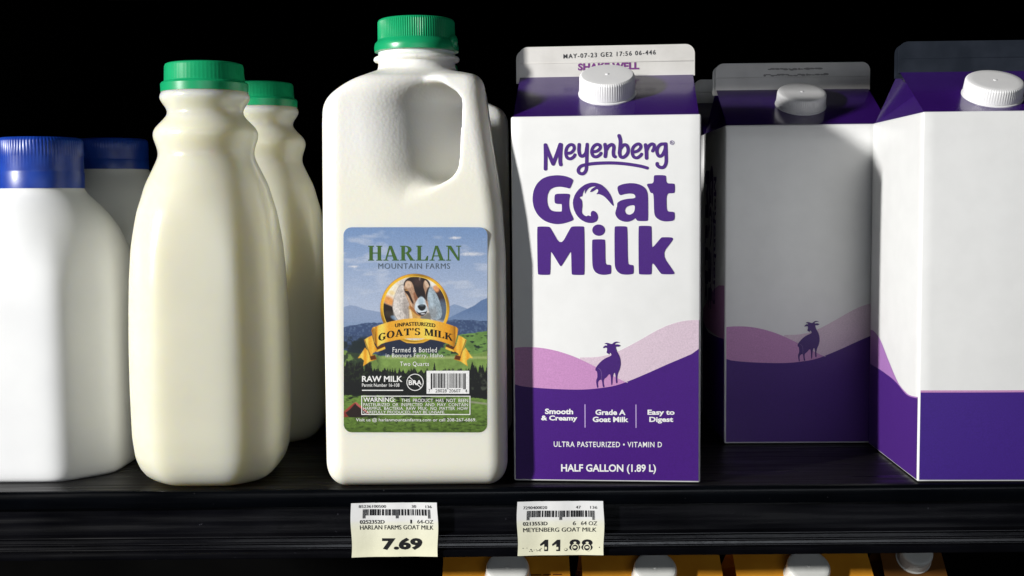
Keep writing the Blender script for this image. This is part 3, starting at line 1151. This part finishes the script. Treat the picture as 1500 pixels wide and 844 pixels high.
def bulge(u, v, wd, h, amp=1.5):
    a, b = min(max(u/wd, 0), 1), min(max(v/h, 0), 1)
    return amp*math.sin(PI*a)*(math.sin(PI*b)**.7)*(1.15-.4*b)


def carton_shell(c, side_purple=True, fin_mat='fin_paper', roof='purple', Wd=W_, H=H_, zr=ZR, zf=ZF, body_mat='paper', cap_mat='white_cap', cap_r=14.6, cap_y=25.5, cap_x=.8, cap_h=1.0):
    bm = bmesh.new()
    bevel_box_bm(bm, 0, Wd, 0, Wd, .6, H, .9, 3)
    bmesh.ops.subdivide_edges(bm, edges=[e for e in bm.edges if e.calc_length() > .04], cuts=17, use_grid_fill=True)
    for vt in bm.verts:
        x, y, z = vt.co/MM
        if y < .01 or y > Wd-.01:
            vt.co.y += bulge(x, z, Wd, H)*MM*(-1 if y < .01 else 1)
        elif x < .01 or x > Wd-.01:
            vt.co.x += bulge(y, z, Wd, H)*MM*(-1 if x < .01 else 1)
    body = bm_obj('carton_body', bm, M[body_mat], c, 40)
    # sloping roof with folded-in gable ends
    m = Wd/2
    t = 1.6
    v = [(1.0, .7, H-.5), (Wd-1.0, .7, H-.5), (Wd-1.2, m-t, zr), (1.2, m-t, zr), (1.2, m+t, zr), (Wd-1.2, m+t, zr), (Wd-1.0, Wd-.7, H-.5), (1.0, Wd-.7, H-.5),
         (17, m, zr-7), (Wd-17, m, zr-7)]
    f = [(0, 1, 2, 3), (4, 5, 6, 7), (0, 3, 8), (8, 4, 7), (0, 8, 7), (1, 9, 2), (9, 6, 5), (1, 6, 9), (3, 2, 5, 4)]
    rf = mesh_obj('gable_roof', [tuple(q*MM for q in p) for p in v], f, M[roof], c)
    # sealed fin: two boards
    bm = bmesh.new()
    for (xa, xb, ya, yb, z0, z1) in ((.6, Wd-.2, m-1.5, m-.1, zr-.4, zf), (-.9, Wd-2, m+.1, m+1.5, zr-3, zf-1.2)):
        r = 5.0
        pr = [(xa, z0), (xb, z0)] + [(xb-r+r*math.cos(a), z1-r+r*math.sin(a)) for a in np.linspace(0, PI/2, 8)] + [(xa+r-r*math.sin(a), z1-r+r*math.cos(a)) for a in np.linspace(0, PI/2, 8)]
        A = [bm.verts.new((x*MM, ya*MM, z*MM)) for x, z in pr]
        B = [bm.verts.new((x*MM, yb*MM, z*MM)) for x, z in pr]
        bm.faces.new(A)
        bm.faces.new(B[::-1])
        for i in range(len(pr)):
            k = (i+1) % len(pr)
            bm.faces.new((A[k], A[i], B[i], B[k]))
    # pressed seam line along the fin
    bevel_box_bm(bm, 1.2, Wd-1, m-1.75, m-1.4, zr+7.2, zr+7.7, .12, 1)
    fin = bm_obj('top_fin', bm, M[fin_mat], c, 40)
    # screw cap on the front slope
    sl = math.atan2(zr-H, m-t-.7)
    n = Vector((0, -math.sin(sl), math.cos(sl)))
    base = Vector((m+cap_x, cap_y, H+(zr-H)*(cap_y-.7)/(m-t-.7)))
    R = cap_r
    pr = [(R+.5, -.6), (R+.5, .3), (R-.5, .6), (R, 1.0), (R+.05, 1.6), (R-.2, 9.0), (R-.5, 9.9), (R-1.3, 10.5), (R*.72, 10.7), (1.0, 10.6), (.7, 11.0), (.1, 11.0)]
    pr = [(q[0], q[1]*cap_h) for q in pr]
    vv, ff = cap_mesh(pr, 288, 72, .34, (5, 6))
    cap = mesh_obj('screw_cap', vv, ff, M[cap_mat], c)
    sharp_by_angle(cap, 35)
    cap.rotation_euler = n.to_track_quat('Z', 'Y').to_euler()
    cap.location = base*MM
    return body, rf, fin, cap


front_map = homography([(750.5, 168), (1027, 161), (1022.5, 708), (755, 706)], [(0, H_), (W_, H_), (W_, 0), (0, 0)])
front_embed = lambda u, v, h: (u, -.09-h-bulge(u, v, W_, H_), v)
left_embed = lambda u, v, h: (-.09-h-bulge(u, v, W_, H_), u, v)        # u: back from the front edge
right_embed = lambda u, v, h: (W_+.08+h, u, v)
fin_map = homography([(762, 118), (1014, 109.5), (1014, 63), (762, 71.5)], [(1, ZR), (W_-.6, ZR), (W_-.6, ZF), (1, ZF)])
fin_embed = lambda u, v, h: (u, W_/2-1.6-h, v)


def clampu(p, lo=.9, hi=W_-.9):
    return (min(max(p[0], lo), hi), max(p[1], 1.6))


def hills(body):
    a = Art()
    Z = lambda pts: at(740, 400, 2.6375, pts)
    lil = [(20, 294), (35, 290), (80, 286), (140, 288), (200, 299), (260, 318), (310, 340), (360, 365), (410, 392), (470, 422)]
    pk = [(290, 324), (350, 322), (400, 312), (450, 292), (510, 260), (570, 225), (620, 200), (670, 184), (710, 178), (760, 177)]
    pu = [(20, 430), (35, 432), (100, 441), (200, 447), (300, 448), (380, 440), (430, 430), (480, 412), (550, 382), (620, 350), (690, 320), (760, 289)]
    a.poly(Z(catmull(pk) + [(760, 500), (290, 500)]), PINK_INK, 1)
    a.poly(Z(catmull(lil) + [(470, 500), (20, 500)]), LILAC_INK, 2)
    a.poly(Z(catmull(pu) + [(760, 820), (20, 820)]), PURPLE_INK, 3)
    a.stroke(Z([(440, 405), (455, 411), (470, 420)]), .8, PINK_INK, 3.6, smooth=False)
    a.xform(lambda p: clampu(front_map(p)))
    return a.build('hill_print', front_embed, body)


def goat_print(body):
    a = Art()
    g = [(245, 125), (275, 108), (310, 112), (340, 125), (365, 122), (390, 98), (430, 88), (475, 106), (430, 104), (395, 120), (400, 135), (440, 128), (482, 148), (445, 166), (405, 162), (420, 220), (450, 270), (475, 330),
         (485, 410), (470, 490), (442, 550), (430, 620), (436, 697), (412, 699), (406, 560), (385, 542), (368, 600), (362, 722), (345, 727), (338, 572), (310, 567), (280, 610), (240, 640), (238, 700), (252, 757), (225, 757), (212, 642),
         (172, 655), (155, 690), (162, 767), (142, 767), (128, 660), (148, 620), (148, 560), (140, 522), (120, 517), (122, 480), (148, 440), (200, 380), (260, 335), (340, 300), (352, 285), (340, 258), (326, 252), (315, 277), (302, 268),
         (278, 252), (288, 220), (288, 182), (260, 178), (228, 190), (235, 165), (265, 145), (292, 150), (285, 130)]
    a.poly(at(860, 490, 9.93, chaikin(g, 1)), (.055, .012, .17), 4.2)
    a.stroke(at(860, 490, 9.93, [(165, 480), (195, 510), (208, 560), (208, 640)]), .5, (.22, .12, .34), 4.8)
    a.xform(front_map)
    return a.build('goat_print', front_embed, body)


def brand_letters(a):
    c = PURPLE_INK
    z2 = lambda p: at(775, 245, 9.38, p)
    z3 = lambda p: at(885, 245, 9.38, p)
    z4 = lambda p: at(780, 320, 9.38, p)
    z5 = lambda p: at(885, 320, 9.38, p)
    G = [(615, 150), (618, 165), (578, 265), (560, 272), (530, 262), (440, 245), (360, 255), (300, 290), (268, 360), (262, 440), (275, 520), (310, 575), (370, 592), (455, 592), (462, 585), (462, 495), (455, 487), (385, 487), (362, 465), (362, 370),
         (385, 345), (550, 342), (576, 358), (560, 430), (560, 520), (578, 600), (622, 690), (612, 715), (500, 755), (400, 770), (300, 755), (210, 715), (130, 640), (80, 540), (62, 430), (75, 310), (120, 210), (190, 140), (280, 100), (400, 85), (500, 95), (580, 122)]
    a.poly(z2(chaikin(G)), c, 2)
    O = [(1166, 505), (1158, 508), (1130, 480), (1090, 430), (1032, 372), (965, 343), (928, 350), (950, 320), (958, 290), (938, 270), (880, 312), (842, 322), (860, 280), (900, 252), (927, 238), (870, 243), (825, 265), (790, 310), (778, 348), (773, 310),
         (785, 276), (765, 295), (745, 340), (740, 380), (708, 384), (703, 400), (735, 430), (741, 500), (735, 560), (733, 610), (760, 640), (795, 657), (818, 640), (858, 657), (852, 620), (860, 590), (885, 575), (915, 588), (942, 620), (955, 670), (935, 722),
         (880, 748), (800, 745), (720, 705), (660, 640), (620, 550), (608, 450), (640, 350), (700, 270), (780, 210), (860, 185), (930, 188), (1000, 213), (1060, 265), (1110, 330), (1145, 405)]
    a.poly(z2(chaikin(O, 1)), c, 2)
    A_ = [(175, 240), (250, 205), (340, 188), (430, 190), (510, 215), (570, 260), (598, 330), (600, 450), (600, 695), (588, 715), (460, 715), (442, 700), (430, 672), (390, 705), (330, 728), (260, 725), (190, 690), (150, 620), (165, 560), (180, 510), (180, 465), (230, 430),
          (310, 408), (425, 398), (430, 370), (410, 340), (350, 332), (280, 342), (210, 365)]
    hole = [(420, 492), (350, 500), (300, 525), (283, 570), (300, 615), (350, 632), (400, 605), (420, 560)]
    a.poly(z3(chaikin(A_)), c, 2, [z3(chaikin(hole))])
    T = [(680, 88), (695, 73), (828, 73), (848, 88), (850, 188), (952, 188), (966, 203), (966, 308), (948, 325), (852, 325), (852, 540), (870, 580), (945, 582), (963, 598), (963, 675), (945, 708), (840, 720), (770, 708), (700, 660), (680, 590), (678, 325), (635, 325), (615, 270), (583, 212), (598, 193), (678, 190)]
    a.poly(z3(chaikin(T)), c, 2)
    Mm = [(78, 113), (93, 98), (238, 98), (260, 115), (400, 365), (530, 115), (555, 92), (703, 90), (720, 105), (722, 750), (707, 765), (558, 765), (545, 750), (540, 440), (527, 450), (415, 635), (398, 648), (385, 635), (275, 450), (262, 450), (258, 752), (242, 768), (103, 768), (85, 752)]
    a.poly(z4(chaikin(Mm)), c, 2)
    cx, cy = at(780, 320, 9.38, [(913, 142)])[0]
    a.disc(cx, cy, 86/9.38, 79/9.38, c, 2)
    I = [(822, 288), (838, 270), (987, 268), (1002, 283), (1003, 590), (1018, 618), (1068, 620), (1081, 633), (1081, 737), (1062, 750), (985, 762), (920, 755), (865, 725), (835, 670), (825, 600)]
    a.poly(z4(chaikin(I)), c, 2)
    L = [(142, 102), (158, 85), (302, 85), (318, 102), (322, 590), (340, 618), (388, 620), (401, 635), (401, 737), (375, 750), (300, 757), (230, 750), (180, 715), (150, 660), (143, 590)]
    a.poly(z5(chaikin(L)), c, 2)
    K = [(468, 93), (483, 77), (632, 77), (647, 92), (648, 368), (668, 372), (775, 240), (795, 233), (918, 233), (938, 252), (930, 280), (785, 470), (950, 715), (956, 735), (938, 748), (790, 748), (765, 735), (675, 602), (648, 600), (645, 740), (632, 753), (483, 753), (468, 738)]
    a.poly(z5(chaikin(K)), c, 2)
    # brush script line above
    s = lambda p: at(790, 185, 7.143, p)
    w = 5.3
    for pts, k in (([(76, 430), (77, 300), (75, 176)], 1), ([(75, 176), (110, 270), (155, 376)], 1.05), ([(155, 376), (195, 270), (228, 170)], 1.05), ([(236, 172), (230, 270), (228, 350), (234, 382)], 1.05),
                   ([(292, 262), (340, 255), (372, 215), (362, 175), (328, 172), (296, 205), (286, 260), (300, 308), (335, 320), (368, 298), (380, 278)], .88),
                   ([(424, 168), (422, 235), (436, 283), (465, 288), (494, 255), (503, 200)], .95),
                   ([(507, 165), (503, 300), (500, 400), (490, 450), (460, 478), (425, 468), (415, 435), (442, 398), (500, 380), (600, 366), (750, 360), (900, 368), (1050, 390), (1128, 410)], .92),
                   ([(557, 245), (610, 235), (643, 200), (633, 170), (600, 167), (567, 197), (554, 245), (570, 288), (605, 296), (638, 275), (650, 258)], .88),
                   ([(692, 165), (700, 230), (694, 292)], 1.0), ([(700, 230), (730, 182), (765, 165), (783, 188), (778, 245), (782, 282), (796, 294)], .95),
                   ([(838, 70), (852, 130), (842, 255)], 1.0), ([(842, 250), (852, 290), (885, 298), (923, 260), (932, 212), (914, 170), (880, 172), (848, 212)], .95),
                   ([(977, 245), (1030, 230), (1063, 190), (1050, 158), (1015, 163), (982, 197), (974, 250), (990, 293), (1025, 303), (1058, 280), (1070, 264)], .88),
                   ([(1112, 165), (1120, 230), (1122, 305)], 1.0), ([(1120, 232), (1145, 178), (1178, 155), (1202, 168), (1198, 205), (1186, 228)], .92),
                   ([(1318, 152), (1270, 158), (1238, 192), (1230, 240), (1250, 282), (1284, 272), (1313, 215), (1320, 160)], .92), ([(1322, 152), (1325, 260), (1324, 350), (1300, 398), (1262, 402), (1234, 380), (1232, 362)], .95)):
        a.stroke(s(pts), w*k, c, 2)
    cx, cy = s([(1388, 138)])[0]
    a.ring(cx, cy, 2.9, .7, c, 2)
    a.text('R', cx-1.2, cy-1.6, cx+1.3, cy+1.6, c, 2, .01)


def front_lettering(body):
    a = Art()
    brand_letters(a)
    a.xform(front_map)
    a.build('brand_lettering', front_embed, body)
    a = Art()
    w = WHITE_INK
    for s_, xa, ya, xb, yb, wt in (('Smooth', 799.5, 598.2, 840, 606.3, .035), ('& Creamy', 794, 608.2, 846, 617.6, .035), ('Grade A', 872, 599, 915.3, 607, .035), ('Goat Milk', 868, 609.5, 919.5, 617.4, .035),
                                   ('Easy to', 947, 599, 986, 608.8, .035), ('Digest', 949.5, 609.5, 984, 619.2, .035), ('ULTRA PASTEURIZED • VITAMIN D', 812, 646.2, 967.5, 654.2, .012),
                                   ('HALF GALLON (1.89 L)', 822.5, 679.3, 958.8, 693.6, .024)):
        a.text(s_, xa, ya, xb, yb, w, 4.5, wt, spacing=1.12 if wt < .02 else 1.0)
    lb = (.55, .42, .75)
    a.rect(856.4, 591.5, 857.7, 625.6, lb, 4.5)
    a.rect(929.7, 591.5, 931.0, 625.6, lb, 4.5)
    a.xform(front_map)
    return a.build('lettering', front_embed, body)


def side_band(body, embed, lil_h):
    """the hills carry on round the corner on to the side panel"""
    a = Art()
    hi = W_-1.0
    a.poly([(1, 1.6), (hi, 1.6), (hi, 64), (60, 60), (30, 61), (1, 62.6)], PURPLE_INK, 3)
    a.poly([(1, 62), (hi, 62), (hi, lil_h-22), (70, lil_h-16), (40, lil_h-6), (18, lil_h-1), (1, lil_h)], LILAC_INK, 2)
    return a


# front carton
c1 = tag(empty('milk_carton', (0.2, 5.64, 0), -0.0855), 'front purple and white carton lettered Goat Milk, right of the labelled jug', 'milk carton', 'purple and white cartons')
body1, roof1, fin1, cap1 = carton_shell(c1)
hills(body1)
goat_print(body1)
front_lettering(body1)
a = side_band(body1, left_embed, 94)
a.build('side_print', left_embed, body1)
a = Art()
a.text('MAY-07-23 GE2 17:56 06-446', 826, 77.0, 959, 84.0, (.03, .03, .035), 2, .012, slope=-.062, spacing=1.25)
a.text('SHAKE WELL', 847, 93.4, 935.5, 104.4, (.17, .03, .20), 2, .045, slope=-.036, spacing=1.05)
a.xform(fin_map)
a.build('date_code', fin_embed, fin1)

# carton further back on the right, in shade
c2 = tag(empty('milk_carton', (124.6, 95.2, 0), -0.0246), 'shaded carton with goat and hills but no lettering, set back beside the front carton', 'milk carton', 'purple and white cartons')
body2, roof2, fin2, cap2 = carton_shell(c2, cap_h=.8)
hills(body2)
goat_print(body2)
a = side_band(body2, left_embed, 94)
g = Art()
brand_letters(g)
g.xform(front_map)
g.xform(lambda p: (W_-10-(p[1]-100)*.75, 60+(95-p[0])*1.25))      # words run down the side panel
for v, t, col, l in g.t:
    a.t.append(([(min(max(q[0], 2), 92), q[1]) for q in v], t, col, l+2))
a.build('side_print', left_embed, body2)
a = Art()
r = random.Random(9)
for y0, x0, x1 in ((78.5, 850, 936), (88.5, 842, 945)):
    x = x0
    while x < x1:                      # smudged, unreadable ink jet code
        w = r.uniform(3, 9)
        a.disc(x, y0+r.uniform(-1, 1)-(x-890)*.034, w*.6, r.uniform(.9, 2.2), (.22, .21, .20), 2, 12)
        x += w*.9
a.xform(fin_map)
a.build('date_code', fin_embed, fin2)

# the carton behind that one
c3 = tag(empty('milk_carton', (127.5, 196.0, 0), -0.01), 'dark carton hidden behind the shaded goat carton, only a fin corner showing', 'milk carton', 'purple and white cartons')
carton_shell(c3)

# lit carton cut by the right edge, turned so its plain panel faces out
c4 = tag(empty('milk_carton', (205.2, -4.3, 0), -0.0348), 'brightly lit carton with plain white panel over purple, at the right edge', 'milk carton', 'purple and white cartons')
body4, roof4, fin4, cap4 = carton_shell(c4, fin_mat='shaded_fin', cap_y=18.0, cap_x=-7.5, cap_h=.78)
a = Art()
top = 46.6
a.poly([(.9, 1.6), (W_-.9, 1.6), (W_-.9, top+.6), (60, top), (.9, top-.2)], (.050, .016, .225), 2)
a.poly([(.9, top-.4), (60, top-.2), (W_-.9, top+.4), (W_-.9, top+1.6), (60, top+1.0), (.9, top+.9)], LILAC_INK, 1)
a.build('hill_print', front_embed, body4)
side_map = homography([(1348, 170), (1348, 711), (1273, 650), (1278, 183)], [(0, H_), (0, 0), (W_, 0), (W_, H_)])
a = Art()
e1 = [(1276, 473), (1283, 476), (1293.7, 489.5), (1307, 521), (1320, 552.6), (1330, 567), (1337, 573), (1348, 576)]
e2 = [(1276, 524), (1285, 529), (1294, 534), (1304, 541), (1313, 548), (1321, 557), (1330, 569.5), (1337, 575), (1348, 578)]
q = lambda p: (min(max(side_map(p)[0], .9), W_-.9), max(side_map(p)[1], 1.6))
a.poly([q(p) for p in catmull(e1, 5)] + [(.9, 5), (W_-.9, 5)], (.42, .20, .52), 1)
a.poly([q(p) for p in catmull(e2, 5)] + [(.9, 1.6), (W_-.9, 1.6)], (.068, .018, .20), 2)
a.build('side_print', left_embed, body4)

# ------------------------------------------------------------------ price tags on the rail
def price_tag(loc, px, label, words):
    """px: artwork corners of the tag, clockwise from top left"""
    t = tag(empty('price_tag', loc), label, 'price tag', 'paper price tags on the shelf rail')
    w, h = 43.6, 27.6
    nx, ny = 24, 16
    curl = lambda u, v: -0.9*(abs(2*u/w-1)**3.0)*(1-.2*v/h) - .25*math.sin(u*.33+1)*.5 - .4*max(0, .12-v/h)*8
    vs, fs, col = [], [], []
    for j in range(ny+1):
        for i in range(nx+1):
            u, v = w*i/nx, h*j/ny
            wob = .35*math.sin(v*.25+u*.02)
            vs.append(((u+wob*(1-2*u/w)*.8)*MM, curl(u, v)*MM, v*MM))
    for j in range(ny):
        for i in range(nx):
            b = j*(nx+1)+i
            fs.append((b, b+1, b+nx+2, b+nx+1))
    n = len(vs)
    back = [(x, y+.25*MM, z) for x, y, z in vs]
    fb = [tuple(reversed([k+n for k in f])) for f in fs]
    paper = mesh_obj('paper', vs+back, fs+fb, M['tag_paper'], t, True)
    mp = homography(px, [(0, h), (w, h), (w, 0), (0, 0)])
    a = Art()
    words(a)
    # cut long pieces so the ink follows the curled paper
    a.xform(mp)
    emb = lambda u, v, hh: (u+.35*math.sin(v*.25+u*.02)*(1-2*u/w)*.8, curl(u, v)-.05-hh, v)
    a.build('lettering', emb, paper, maxlen=2.5)
    return t


def tag_paper():
    m, nt, b = new_mat('price_tag_paper')
    tc = nt.nodes.new('ShaderNodeTexCoord')
    sp = nt.nodes.new('ShaderNodeSeparateXYZ')
    nt.links.new(tc.outputs['Object'], sp.inputs[0])
    r = nt.nodes.new('ShaderNodeValToRGB')
    cr = r.color_ramp
    cr.elements[0].position = 0.0
    cr.elements[0].color = (.85, .835, .62, 1)
    cr.elements[1].position = 1.0
    cr.elements[1].color = (.84, .845, .85, 1)
    for p, c in ((.50, (.85, .84, .66)), (.62, (.84, .84, .72)), (.68, (.84, .84, .83))):
        e = cr.elements.new(p)
        e.color = (*c, 1)
    mr = nt.nodes.new('ShaderNodeMapRange')
    mr.inputs['From Max'].default_value = .0276
    nt.links.new(sp.outputs['Z'], mr.inputs['Value'])
    nt.links.new(mr.outputs['Result'], r.inputs['Fac'])
    nt.links.new(r.outputs['Color'], b.inputs['Base Color'])
    b.inputs['Roughness'].default_value = .5
    add_bump(nt, b, 120, .25, .0006)
    return m


M['tag_paper'] = tag_paper()
K = BLACK_INK


def bars(a, x0, x1, y0, y1, yg, seed):
    r = random.Random(seed)
    x = x0
    mid = (x0+x1)/2
    while x < x1:
        guard = x < x0+3.4 or x > x1-3.6 or abs(x-mid) < 2.2
        w = .7 if guard else r.choice((.7, .9, 1.5, 2.0, 2.9))
        a.rect(x, y0, min(x+w, x1), yg if guard else y1, K, 2)
        x += w+(.8 if guard else r.choice((.8, 1.0, 1.4, 1.9)))


def words1(a):
    for s_, xa, ya, xb, yb, wt in (('85236100500', 526, 738, 565, 742, 0), ('30', 602.5, 738, 609, 742, .006), ('136', 623, 738, 632, 742, .006), ('0252352D', 528, 759.6, 563, 765, .014), ('1', 600, 759.2, 602.2, 764.8, 0),
                                   ('64-OZ', 610, 759.2, 633.2, 764.8, 0), ('HARLAN FARMS GOAT MILK', 528, 767, 633.4, 773.4, 0), ('7.69', 559, 785.4, 618, 803.2, .05)):
        a.text(s_, xa, ya, xb, yb, K, 2, wt)
    bars(a, 532, 629.5, 744, 753, 757.2, 3)


def words2(a):
    for s_, xa, ya, xb, yb, wt in (('7290400020', 765.3, 740.6, 800, 744.8, 0), ('47', 842.5, 740.4, 849.6, 744.4, .006), ('136', 863.8, 740.4, 874, 744.4, 0), ('0213553D', 765.5, 763, 801.2, 768.4, .014), ('6', 838, 762.6, 842.6, 768.4, 0),
                                   ('64 OZ', 850, 762.6, 873.4, 768.4, 0), ('MEYENBERG GOAT MILK', 765.5, 771.6, 872.8, 777.8, 0), ('.', 826.2, 801.6, 831.2, 806, .05), ('8', 833.8, 789, 850.2, 806, .03), ('8', 852, 789, 868.8, 806, .03)):
        a.text(s_, xa, ya, xb, yb, K, 2, wt)
    for x in (790, 808):                # slanted-flag figure ones
        a.poly([(x, 796), (x+7.5, 789.4), (x+12, 789.2), (x+12, 806), (x+6.4, 806), (x+6.4, 795.2), (x+.6, 798.6)], K, 2)
    cream = (.85, .835, .62)
    # print head gaps: the lower half of the digits is only outlined
    for q in ((797.2, 799.8, 800.4, 803.6), (814.4, 800, 817.6, 803.8), (826.8, 802, 830.2, 804.8)):
        a.rect(*q, cream, 3)
    for cx in (842.8, 860.6):
        a.ring(cx, 801.2, 5.0, 1.5, cream, 3)
    r = random.Random(2)
    for _ in range(16):
        x, y = r.uniform(763, 792), r.uniform(800.5, 806)
        a.rect(x, y, x+r.uniform(.6, 2.2), y+r.uniform(.5, 1.1), K, 2)
    a.rect(878.5, 799.8, 879.6, 801.2, K, 2)
    bars(a, 771, 870, 747, 756.4, 760.6, 8)


price_tag((-82.2, -10.0, -34.0), [(515, 735.5), (640, 734), (641, 812.5), (515.5, 813)], 'yellow and white paper price tag reading 7.69 under the jug', words1)
price_tag((1.6, -10.0, -34.0), [(756.5, 734), (883, 733.5), (885.5, 812), (757.5, 812)], 'yellow and white paper price tag reading 11.88 under the carton', words2)

# ------------------------------------------------------------------ orange cartons on the shelf below
M['shaded_orange'] = plain('shaded_orange_board', (.12, .045, .006), (.16, .06, .008), 0.5, 60)  # orange board with shade painted in, for the last carton, cut narrow
labels = ('leftmost orange carton with white cap under the price tags', 'middle orange carton with white cap on the lower shelf', 'right orange carton with white cap, beside the narrow dim carton', 'narrow orange carton with shade painted into its board, right end of the lower shelf')
for i, (x, wd) in enumerate(((-40, 71), (35.5, 78), (118.5, 76), (200, 36))):
    ob_ = 'orange' if i < 3 else 'shaded_orange'
    c = tag(empty('juice_carton', (x, 8 if i < 3 else 30, -330), 0), labels[i], 'juice carton', 'orange cartons on the lower shelf')
    b_, r_, f_, cp = carton_shell(c, roof=ob_, fin_mat=ob_, body_mat=ob_, cap_mat='lower_white', Wd=wd, H=258 if i < 3 else 268, zr=284, zf=294, cap_r=11.8 if i < 3 else 9, cap_y=20 if i < 3 else 10, cap_h=.8)
    if i == 3:
        continue
    a = Art()
    rr = random.Random(i)
    for k in range(4):
        x0 = wd*.68
        for _ in range(3):
            w = rr.uniform(3, 7)
            a.rect(x0, 266+k*3.6, min(x0+w, wd-4), 267.6+k*3.6, (.17, .035, .008), 2)
            x0 += w+1
            if x0 > wd-6:
                break
    sl = (284-258)/(wd/2-2.3)
    a.build('lettering', lambda u, v, h: (u, (v-257.5)/sl+.7-.1-h, v+.15), r_)
